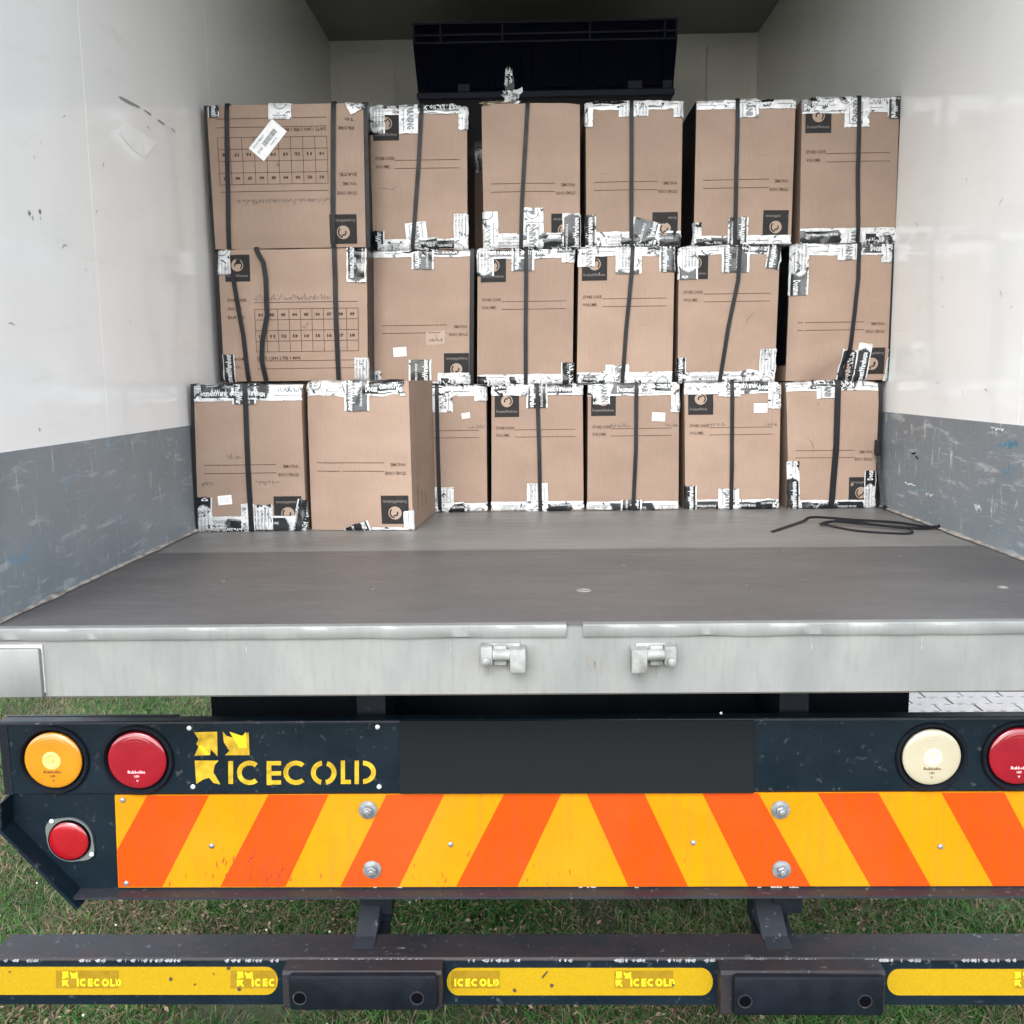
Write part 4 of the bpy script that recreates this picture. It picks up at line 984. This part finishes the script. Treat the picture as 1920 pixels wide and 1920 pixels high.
    def strap(s, pts, width=.0130, name='strap', off=.0062):
        """pts in fractions of the face"""
        path = []; nr = []
        P0 = [(s.w*a, s.h*b_) for a, b_ in pts]
        P0 = [(P0[0][0], P0[0][1]+.0)] + P0[1:]
        for (a0, t0), (a1, t1) in zip(P0, P0[1:]):
            n = max(2, int(math.hypot(a1-a0, t1-t0)/.03))
            for i in range(n): path.append(s.P(a0+(a1-a0)*i/n, min(s.h, max(0, t0+(t1-t0)*i/n)), off)); nr.append(s.n)
        path.append(s.P(P0[-1][0], P0[-1][1], off)); nr.append(s.n)
        # fold the ends over the edges of the carton
        def fold(q, sgn): return [(q[0]-s.n*(off*.5)+V((0, 0, sgn*.0042)), (s.n+V((0, 0, sgn))).normalized()), (q[0]-s.n*.03+V((0, 0, sgn*.0052)), V((0, 0, sgn)))]
        if P0[0][1] >= s.h*.999:
            fo = fold((path[0],), 1); path = [p for p, _ in reversed(fo)]+path; nr = [n_ for _, n_ in reversed(fo)]+nr
        b = MB(); b.ribbon(path, width, nr, .0013); return b.build(name, STRAP, s.T, smooth=True)
    def sticker(s, fa, ft, wd, hg, rot=0, lines=3, name='sticker'):
        cr, sr = math.cos(rot), math.sin(rot); b = MB(); a, t = s.w*fa, s.h*ft
        m_ = lambda x, y, o_: s.P(a+x*cr-y*sr, t+x*sr+y*cr, o_)
        n = 3
        for i in range(n):
            x0, x1 = -wd/2+wd*i/n, -wd/2+wd*(i+1)/n; b.quad([m_(x0, -hg/2, .0015), m_(x1, -hg/2, .0015), m_(x1, hg/2, .0015), m_(x0, hg/2, .0015)], 0)
        if wd > .06:
            rg = random.Random(3)
            x = -wd*.18
            while x < wd*.34:
                q = rg.uniform(.0006, .0018); b.quad([m_(x, -hg*.12, .0021), m_(x+q, -hg*.12, .0021), m_(x+q, hg*.14, .0021), m_(x, hg*.14, .0021)], 1); x += q+rg.uniform(.0005, .0013)
            for tx, x, y, z in (('DOCUMENT', -wd*.40, hg*.26, .009), ('0042718', -wd*.05, -hg*.32, .008), ('DW', -wd*.42, -hg*.1, .012)):
                vs, fs, _ = text2d(tx, z, .01); b.add([m_(x+p[0], y+p[1], .0021) for p in vs], fs, 1)
        else:
            for j in range(lines):
                y = hg*(.22-.2*j); b.quad([m_(-wd*.36, y-.0007, .0021), m_(wd*(.36-.1*(j % 2)), y-.0007, .0021), m_(wd*(.36-.1*(j % 2)), y+.0007, .0021), m_(-wd*.36, y+.0007, .0021)], 2)
        b.build(name, [STICK, GTX, base('faint_print', (.45, .45, .45), .6)[0] if 'faint_print' not in bpy.data.materials else bpy.data.materials['faint_print']], s.T, recalc=False)
def U_x(px, z, Y):
    """x of the point at height z and depth Y that lies in image column px"""
    # column px: (P-CP).rt = k (P-CP).fw
    k = (px-960)/F; a = rt-fw*k
    return -(a.y*(Y-CP.y)+a.z*(z-CP.z))/a.x

zr0 = ZF+.0015; ZR1 = U(1350, 716, Y=YB).z; ZR2 = U(1350, 459, Y=YB).z; ZR3 = U(1350, 186, Y=YB).z
print('rows', ZR1-ZF, ZR2-ZF, ZR3-ZF)
g_ = .003
def plain(c, flip, fy=.37, logo=True):
    if logo: c.logo(flip)
    c.form(flip, fy)
GAPSHADE = base('black_gap_shade', (.004, .0045, .009), .35, spec=.25, bump=.6, bscale=40)[0]  # near-black colour standing in for the shade between cartons
def side_shade(c, side, t0=0, t1=1):  # black sheet on a carton side, painting the shade of the gap
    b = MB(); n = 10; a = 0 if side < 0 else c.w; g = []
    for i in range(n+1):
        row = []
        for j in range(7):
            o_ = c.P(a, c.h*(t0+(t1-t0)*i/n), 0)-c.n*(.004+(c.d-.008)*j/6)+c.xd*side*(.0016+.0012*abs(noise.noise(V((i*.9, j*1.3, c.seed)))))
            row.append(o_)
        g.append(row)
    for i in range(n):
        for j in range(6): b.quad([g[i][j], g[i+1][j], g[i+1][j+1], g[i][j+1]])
    b.build('side_shade', GAPSHADE, c.T, smooth=True)
# --- bottom row, behind
B1 = Carton('bottom row carton half hidden behind the protruding front carton, small white sticker at upper right', 738, 914, 916, 742, YB, YB, zr0, ZR1-g_, seed=1)
B1.form(False, .345); B1.scrawl(B1.w*.80, B1.h*.665, .055, .014, 11)
B1.edge('top', 0, 1, 'k', 0.033, wr=1.6); B1.edge('bot', 0, 1, 'k', 0.030, wr=1.4); B1.tab('top', .52, .085, 'w', wr=1.5); B1.tab('bot', .52, .085, 'c'); B1.tab('top', .95, .05, 'l', .05)
B1.sticker(.775, .768, .027, .018, .12); B1.strap([(.46, 1), (.465, .5), (.48, 0)]); B1.arc(B1.w*.93, B1.h*.13, .01, 60, 200); B1.done()
B2 = Carton('bottom row carton with patterned tab low on its strap', 919, 1095, 1097, 919, YB, YB, zr0, ZR1-g_, seed=2)
B2.T['label'] = 'bottom row carton with white and black patterned tab low on its centre strap'
plain(B2, False, .345); B2.edge('top', 0, 1, .285, 0.033, wr=1.5); B2.edge('bot', 0, 1, .30, 0.033, wr=1.3); B2.tab('top', .5, .075, 'k'); B2.tab('bot', .5, .095, 'c'); B2.tab('top', .97, .035, 'l', .05)
B2.strap([(.5, 1), (.52, .5), (.53, 0)]); B2.done()
B3 = Carton('bottom row carton third from the right wall, white sticker above a wavy pen line', 1100, 1276, 1275, 1099, YB, YB, zr0, ZR1-g_, seed=3)
plain(B3, False, .345); B3.scrawl(B3.w*.24, B3.h*.662, .07, .016, 5); B3.scrawl(B3.w*.84, B3.h*.662, .045, .014, 6); B3.arc(B3.w*.72, B3.h*.555, .05, 35, 140, sy=.3)
B3.edge('top', 0, 1, .345, 0.038, wr=1.5); B3.edge('bot', 0, 1, .345, 0.030, wr=1.4); B3.tab('top', .15, .065, 'w', .055); B3.tab('top', .62, .03, 'w'); B3.tab('top', .96, .095, 'w', .03); B3.tab('bot', .48, .035, 'k')
B3.sticker(.775, .74, .043, .028, -.06); B3.strap([(.53, 1), (.525, .5), (.50, 0)]); B3.done()
B4 = Carton('bottom row carton second from the right wall, white sticker at its upper right', 1281, 1467, 1463, 1283, YB, YB, zr0, ZR1-g_, seed=4)
plain(B4, False, .345); B4.scrawl(B4.w*.24, B4.h*.662, .06, .015, 8); B4.scrawl(B4.w*.84, B4.h*.662, .04, .013, 9)
B4.edge('top', 0, 1, .285, 0.036, wr=1.5); B4.edge('bot', 0, 1, 'k', 0.033, wr=1.3); B4.tab('top', .46, .045, 'w', .07); B4.tab('top', .94, .085, 'w', .045); B4.tab('bot', .46, .07, 'w'); B4.tab('bot', .04, .08, 'k', .05)
B4.sticker(.79, .80, .045, .03, 0); B4.strap([(.49, 1), (.485, 0)]); B4.done()
B5 = Carton('bottom row carton against the right wall with its logo upside down at lower right', 1472, 1652, 1643, 1477, YB, YB, zr0, ZR1-g_, seed=5)
plain(B5, True, .40); B5.edge('top', 0, 1, .345, 0.030, wr=1.0); B5.edge('bot', .12, 1, .345, 0.028, wr=1.5); B5.tab('top', .42, .055, 'w', .06); B5.tab('bot', .04, .16, 'k', .05, wr=1.5); B5.tab('bot', .93, .125, 'l', .04)
B5.arc(B5.w*.12, B5.h*.46, .05, -10, 60, sy=1); B5.arc(B5.w*.3, B5.h*.82, .014, -40, 90)
B5.strap([(.55, 1), (.53, .5), (.49, .06), (.47, 0)], .02); B5.strap([(1.012, 1), (1.012, .42), (1.014, .0)], .022, off=.004); B5.done()
# --- front pair on the floor at left
YA = 2.80
ZA = U(470, 722, Y=YA).z
A1 = Carton('front left carton on the floor against the left wall, upside down with a white sticker', 360, 566, 577, 369, YA+.005, YA+.01, zr0, ZA, depth=.36, seed=6)
plain(A1, True, .40); A1.edge('top', 0, 1, .345, 0.046, wr=1.2); A1.edge('bot', 0, 1, .30, 0.046, wr=1.1); A1.tab('top', .47, .055, 'k', .072); A1.tab('bot', .06, .105, 'l', .05); A1.tab('bot', .47, .085, 'w', .04); A1.tab('bot', .62, .08, 'l', .05); A1.tab('bot', .94, .095, 'k', .055, tilt=-.2, wr=2)
A1.scrawl(A1.w*.06, A1.h*.345, .035, .012, 21, flipv=-1); A1.scrawl(A1.w*.55, A1.h*.35, .07, .014, 22, flipv=-1); A1.scrawl(A1.w*.30, A1.h*.50, .045, .016, 23)
A1.sticker(.26, .22, .042, .028, .08); A1.strap([(.485, 1), (.49, .5), (.50, 0)], .015); A1.strap([(-.004, 1), (-.006, 0)], .016, off=.003); A1.done()
def cr2(fa, ft): return -.010*max(0, 1-fa/.17)*(.3+.7*ft)+.003*math.exp(-((fa-.2-.1*(1-ft))/.03)**2)
A2 = Carton('loose front carton turned slightly with its right side showing and a creased left edge', 570, 768, 777, 581, YA+.02, YA-.005, zr0, ZA+.006, depth=.42, seed=7, bulge=.008, crease=cr2)
plain(A2, True, .40); A2.edge('top', 0, .96, .26, 0.041, wr=2.4, ragged=.008); A2.tab('top', .50, .085, 'k', .075, wr=1.8); A2.tab('bot', .50, .022, 'k', .08, tilt=.35, wr=3); A2.tab('bot', .965, .06, 'w', .03); A2.edge('bot', .6, 1, .285, 0.010)
for i, (st, f_) in enumerate((('STORE CODE:', .16), ('VOLUME:', .12), ('DATE:', .10))):
    A2.text(st, A2.w+.09+.06*i, A2.h*.12, .014, 0, rot=math.pi/2, fit=A2.h*f_)
    A2.rect(A2.w+.0895+.06*i, A2.w+.0908+.06*i, A2.h*.32, A2.h*.86, 0)
A2.done()
# --- second row
YW = 3.06
ZW = U(545, 465, Y=YW).z; ZW3 = U(540, 195, Y=YW).z; ZW0 = ZA+.0105
C1 = Carton('wide middle row carton with a printed table and two loose black strap ends', 405, 690, 692, 418, YW, YW, ZW0, ZW-g_, depth=.45, seed=8)
C1.logo(False, .045, .04, .078); C1.table(False); C1.scrawl(C1.w*.24, C1.h*.615, .24, .02, 31); C1.scrawl(C1.w*.55, C1.h*.40, .02, .02, 33)
C1.tab('top', .02, .075, 'c', .06, wr=2.2); C1.tab('top', .93, .105, 'k', .062, wr=2.6); C1.tab('bot', .04, .085, 'k', .04); C1.tab('bot', .965, .07, 'l', .05)
C1.strap([(.10, .82), (.13, .55), (.155, .35), (.17, .1), (.178, 0)], .014, 'loose_strap', off=.010); C1.strap([(.265, 1), (.31, .90), (.325, .78), (.325, .5), (.285, .3), (.275, .16), (.30, 0)], .015, 'loose_strap', off=.012)
C1.strap([(.785, 1), (.79, .6), (.80, 0)], .015); C1.strap([(-.012, 1), (-.008, .5), (-.004, 0)], .026, off=.003); side_shade(C1, 1); C1.done()  # wide strip off the left edge paints the shadow gap to the wall
def row(label, tl, tr, br, bl, z0, z1, seed, **k): return Carton(label, tl, tr, br, bl, YB+k.pop('dy', 0), YB+k.pop('dy2', 0), z0, z1, seed=seed, **k)
a, b2 = ZR1, ZR2-g_
C2 = row('middle row carton with a small white sticker left of a pale taped patch', 697, 889, 888, 699, a, b2, 9)
plain(C2, True, .39); C2.edge('top', 0, 1, .285, 0.021, wr=1.2); C2.edge('bot', 0, 1, .285, 0.013, wr=1.2); C2.tab('top', .5, .06, 'k', .072, wr=1.8); C2.tab('bot', .47, .085, 'k', .075); C2.tab('bot', .0, .05, 'l', .05); C2.edge('bot', .65, .98, .30, 0.041, wr=2)
C2.sticker(.265, .255, .043, .03, .06); C2.strap([(.995, 1), (.99, 0)], .014, off=.004)
s = MB(); s.quad([C2.P(C2.w*x, C2.h*y, .0012) for x, y in ((.53, .30), (.53, .40), (.73, .41), (.72, .31))]); s.build('clear_tape_patch', base('clear_tape', (.30, .215, .165), .3)[0], C2.T, recalc=False)
C2.scrawl(C2.w*.56, C2.h*.33, .05, .012, 41); C2.done()
C3 = row('middle row carton between one with a small white sticker and one with a curved pen tick', 893, 1079, 1076, 892, a, b2, 10)
C3.T['label'] = 'third carton from the left wall in the middle row, with one straight strap'
plain(C3, False, .38); C3.edge('top', 0, 1, 'k', 0.030, wr=1.6); C3.edge('bot', 0, 1, 'k', 0.033, wr=1.5); C3.tab('top', .07, .085, 'l', .062, wr=2); C3.tab('top', .47, .07, 'k', .074); C3.tab('top', .95, .045, 'w', .05); C3.tab('bot', .96, .07, 'k', .05, wr=2)
C3.strap([(.505, 1), (.505, .4), (.51, 0)]); C3.done()
C4 = row('middle row carton with a faint curved pen tick right of a strap leaning inward', 1083, 1268, 1263, 1079, a, b2, 11)
plain(C4, False, .37); C4.edge('top', 0, 1, .10, 0.028, wr=1.3); C4.edge('bot', 0, 1, 'k', 0.036, wr=1.3); C4.tab('top', .08, .06, 'w', .055); C4.tab('top', .52, .085, 'l', .085); C4.tab('top', .93, .08, 'k', .055); C4.tab('bot', .42, .06, 'w', .078)
C4.arc(C4.w*.76, C4.h*.48, .04, 215, 260); C4.strap([(.56, 1), (.55, .8), (.505, .4), (.475, 0)]); C4.done()
C5 = row('middle row carton with a strongly slanting strap and black gap to its right', 1271, 1466, 1455, 1268, a, b2, 12)
plain(C5, False, .345); C5.edge('top', 0, 1, .24, 0.028, wr=1.5); C5.edge('bot', 0, 1, .285, 0.033, wr=1.4); C5.tab('top', .09, .105, 'l', .062); C5.tab('top', .56, .085, 'k', .088); C5.tab('top', .97, .075, 'k', .045, tilt=-.15, wr=2); C5.tab('bot', .93, .105, 'c', .06); C5.tab('bot', .02, .08, 'k', .04, wr=2)
C5.arc(C5.w*.86, C5.h*.38, .06, 110, 170, sy=1.1); C5.strap([(.60, 1), (.59, .75), (.50, .4), (.43, 0)]); side_shade(C5, 1); C5.done()
def cr6(fa, ft):
    d = (.12-.0)*1-ft-fa*-.16
    return (-.022*max(0, min(1, (fa*.42-.02-ft)/.12)) if fa < .62 else 0)-.02*max(0, 1-fa/.10)*1
C6 = row('middle row carton against the right wall with a folded corner low on its left', 1484, 1677, 1666, 1474, a, b2, 13, crease=cr6)
plain(C6, True, .37); C6.edge('top', 0, 1, .19, 0.036, wr=1.3); C6.tab('top', .08, .16, .30, .055); C6.tab('top', .56, .05, 'w', .07); C6.tab('top', .95, .06, 'w', .04); C6.tab('bot', .57, .10, 'k', .05, tilt=-.12); C6.tab('bot', .70, .12, 'k', .045, tilt=-.15); C6.tab('bot', .985, .1, 'l', .02, tilt=-.1)
C6.strap([(.66, 1), (.66, .75), (.62, .35), (.585, 0)]); C6.strap([(1.012, 1), (1.012, 0)], .022, off=.004); side_shade(C6, -1, .12, 1); C6.done()
# --- top row
a, b2 = ZR2, ZR3-g_
D1 = Carton('wide top row carton with a tilted white barcode label over its printed table', 384, 683, 688, 401, YW, YW, ZW, ZW3, depth=.45, seed=14)
D1.logo(True, .055, .025, .085); D1.table(True); D1.scrawl(D1.w*.16, D1.h*.345, .30, .018, 51, flipv=-1); D1.scrawl(D1.w*.42, D1.h*.57, .018, .018, 52)
D1.tab('top', .045, .035, 'k', .035); D1.tab('top', .47, .045, 'c', .07); D1.tab('top', .92, .028, 'w', .06, tilt=.5, wr=3)
D1.sticker(.385, .755, .115, .058, .86, name='barcode_label'); D1.strap([(.135, 1), (.115, .5), (.095, 0)], .014); D1.strap([(.815, 1), (.80, .5), (.79, 0)], .015); D1.strap([(-.008, 1), (-.008, 0)], .014, off=.003); D1.strap([(1.008, 1), (1.01, .5), (1.01, 0)], .02, off=.003); side_shade(D1, 1); D1.done()  # strip just off the left edge draws the wall-side shadow gap in black
D2 = row('top row carton with a pen tick low left of its strap, beside the wide one', 690, 878, 879, 697, a, b2, 15)
plain(D2, False, .37); D2.edge('top', 0, .46, .345, 0.028, wr=1.6); D2.edge('top', .48, 1, .0, 0.025, wr=2, ragged=.006); D2.edge('bot', 0, 1, .28, 0.033, wr=1.8); D2.tab('top', .06, .085, 'l', .06, wr=2); D2.tab('top', .40, .085, 'w', .06); D2.tab('top', .96, .075, 'c', .03, wr=2); D2.tab('bot', .49, .085, 'w', .07, tilt=.1); D2.tab('bot', .94, .11, 'c', .05); D2.tab('bot', .03, .06, 'k', .06, wr=2)
D2.scrawl(D2.w*.10, D2.h*.42, .07, .02, 61, loops=4); D2.strap([(.54, 1), (.50, .6), (.46, .3), (.42, 0)]); side_shade(D2, 1); D2.done()
D3 = row('top row carton with rounded crease under its top edge and crumpled tape sticking up', 900, 1090, 1090, 905, a, b2, 16, crease=lambda fa, ft: .006*max(0, min(1, (ft-.93+.09*math.sin(math.pi*fa))*60)) if fa > .04 else 0)
plain(D3, True, .39); D3.edge('bot', 0, 1, .30, 0.046, wr=1.5); D3.tab('bot', .07, .115, 'w', .05); D3.tab('bot', .50, .125, 'w', .076); D3.tab('bot', .92, .105, 'k', .065)
D3.strap([(.47, 1), (.43, .6), (.40, .3), (.385, 0)]); 
s = MB(); rg = random.Random(12)
def crumple(c, sx, sy, sz, sd, mi, b):
    n, m_ = 9, 7; ix = len(b.v)
    for i in range(n+1):
        for j in range(m_+1):
            u, v = i/n-.5, j/m_-.5; q = V((u*3, v*3, sd))
            b.v.append((c[0]+u*sx+.35*sx*noise.noise(q*1.7), c[1]+.5*sy*noise.noise(q*2.1+V((5, 0, 0))), c[2]+v*sz+.3*sz*noise.noise(q*1.9+V((0, 7, 0)))))
    for i in range(n):
        for j in range(m_):
            o_ = ix+i*(m_+1)+j; b.f.append((o_, o_+m_+1, o_+m_+2, o_+1)); b.m.append(mi); b.uv.append([(.15+.01*i, .1+.1*j)]*4)
t = D3.P(D3.w*.30, D3.h, 0)
crumple((t.x, t.y+.012, t.z+.022), .055, .04, .045, 3, 0, s); crumple((t.x-.045, t.y+.01, t.z+.004), .09, .04, .014, 8, 1, s); crumple((t.x-.006, t.y+.02, t.z+.088), .022, .03, .045, 5, 0, s)
s.ribbon([(t.x, t.y+.02, t.z+.03), (t.x-.004, t.y+.022, t.z+.06), (t.x-.005, t.y+.02, t.z+.09)], .03, V((0, -1, 0)), .001, 2)
s.build('torn_tape', [TAPE, base('tan_tape_back', (.42, .36, .28), .5)[0], STRAP], D3.T, smooth=True, recalc=False); D3.done()
D4 = row('fourth top row carton from the left, white tape framing its upper edge', 1096, 1283, 1279, 1097, a, b2, 17)
plain(D4, True, .39); D4.edge('top', 0, .98, .32, 0.023, wr=1.6, ragged=.005); D4.edge('bot', 0, 1, .26, 0.046, wr=1.3); D4.tab('top', .02, .075, 'w', .03); D4.tab('top', .42, .045, 'l', .05); D4.tab('top', .56, .045, 'l', .05); D4.tab('top', .96, .05, 'l', .035); D4.tab('bot', .55, .085, 'k', .09, tilt=-.25, wr=2.2); D4.tab('bot', .02, .1, 'k', .05, wr=2)
D4.arc(D4.w*.17, D4.h*.47, .045, 50, 130, sy=.4); D4.strap([(.47, 1), (.47, .5), (.475, 0)]); D4.done()
D5 = row('top row carton second from the right, a thin curved pen stroke right of its strap', 1304, 1495, 1486, 1298, a, b2, 18)
plain(D5, True, .39); D5.edge('top', 0, 1, .33, 0.028, wr=1.0); D5.edge('bot', 0, 1, .02, 0.028, wr=1.6); D5.tab('top', .52, .055, 'w', .065); D5.tab('bot', .45, .085, 'k', .065); D5.tab('bot', .02, .07, 'c', .035, wr=2)
D5.arc(D5.w*.67, D5.h*.575, .05, 55, 125, sy=.35); D5.strap([(.41, 1), (.41, .5), (.42, 0)]); side_shade(D5, -1); D5.done()
D6 = row('top row carton against the right wall with its logo upright below black printed tape', 1502, 1690, 1681, 1497, a, b2, 19)
plain(D6, False, .375); D6.edge('top', 0, 1, .005, 0.046, wr=.8); D6.edge('bot', 0, 1, .01, 0.046, wr=1.2); D6.tab('top', .56, .09, 'w', .078, wr=.6); D6.tab('top', .96, .065, 'k', .05); D6.tab('bot', .55, .04, 'w', .08)
D6.strap([(.58, 1), (.58, .5), (.60, 0)]); D6.strap([(1.012, 1), (1.012, 0)], .02, off=.004); D6.done()

G1 = Carton('carton deep in the dark gap between the second and third top row cartons', 800, 965, 965, 800, YB+.43, YB+.43, ZR2, ZR3-.035, seed=20)
G1.edge('top', .3, .9, 'k', .03, wr=2.5); G1.tab('top', .55, .09, 'k', .06, wr=2.5); side_shade(G1, 1)
b = MB(); b.quad([G1.P(0, 0, .004), G1.P(G1.w, 0, .004), G1.P(G1.w, G1.h*.86, .004), G1.P(0, G1.h*.86, .004)]); b.build('front_shade', GAPSHADE, G1.T); G1.done()  # black front sheet paints the deep gap as shade
G2 = Carton('added light-blocking carton in the gap left of the second top row carton from the right', 1180, 1340, 1340, 1180, YB+.43, YB+.43, ZR2, ZR3-.03, seed=21)  # added behind the gap to stop light coming from the bulkhead
b = MB(); b.quad([G2.P(0, 0, .004), G2.P(G2.w, 0, .004), G2.P(G2.w, G2.h*.9, .004), G2.P(0, G2.h*.9, .004)]); b.build('front_shade', GAPSHADE, G2.T); G2.done()  # black sheet again, shade of the gap put into the colour

# ---------------------------------------------------------------- loose strap on the floor
zs = ZF+.0012
def fl(px, py, dz=0): p = U(px, py, Z=zs+dz); return V((p.x, p.y, zs+dz))
def smoothp(pts, n=8):
    out_ = []
    for i in range(len(pts)-1):
        p0, p1, p2, p3 = pts[max(0, i-1)], pts[i], pts[i+1], pts[min(len(pts)-1, i+2)]
        for k in range(n):
            t = k/n; out_.append(.5*((2*p1)+(p2-p0)*t+(2*p0-5*p1+4*p2-p3)*t*t+(3*p1-p0-3*p2+p3)*t**3))
    return out_+[pts[-1]]
S_ = thing('strap_bundle', 'loose loops of black strapping lying on the truck floor near the right wall', 'strap', fl(1620, 985))
for pts, wd in (([(1447, 998, .0), (1470, 990, .002), (1505, 978, .004), (1526, 970, .014), (1600, 975, .012), (1680, 980, .006), (1740, 988, .002), (1763, 986, .006), (1771, 980, .018)], .010),
                ([(1537, 984, .006), (1560, 978, .012), (1620, 983, .010), (1690, 989, .004), (1740, 991, .004), (1768, 984, .012)], .009),
                ([(1540, 982, .006), (1575, 990, .002), (1620, 997, .001), (1700, 1001, .001), (1704, 993, .006), (1650, 985, .008), (1580, 976, .012), (1540, 984, .006)], .008)):
    p_ = smoothp([fl(a_, b_, c_) for a_, b_, c_ in pts]); s = MB(); s.ribbon(p_, wd, [V((0, -.55, .83)).normalized()]*len(p_), .0014); s.build('strap', STRAP, S_, smooth=True)
# hanging strap end between the last carton and the wall
S2 = thing('strap_end', 'black strap end hanging in the gap beside the right wall and trailing to the floor', 'strap', U(1662, 955, Y=YB-.02))
zt0 = ZF+.20; xw = XR-.03
p_ = smoothp([V((xw-.005, YB-.015, zt0+.03)), V((xw-.002, YB-.02, zt0-.04)), V((xw+.006, YB-.03, zt0-.12)), V((xw+.012, YB-.045, ZF+.02)), V((xw+.014, YB-.06, ZF+.007))])
s = MB(); s.ribbon(p_, .012, V((-.3, -1, 0)).normalized(), .0014); s.build('strap', STRAP, S2, smooth=True)
s = MB(); s.box((xw-.014, YB-.026, zt0-.02), (xw+.002, YB-.008, zt0+.03), bev=.003); s.build('buckle', STRAP, S2)
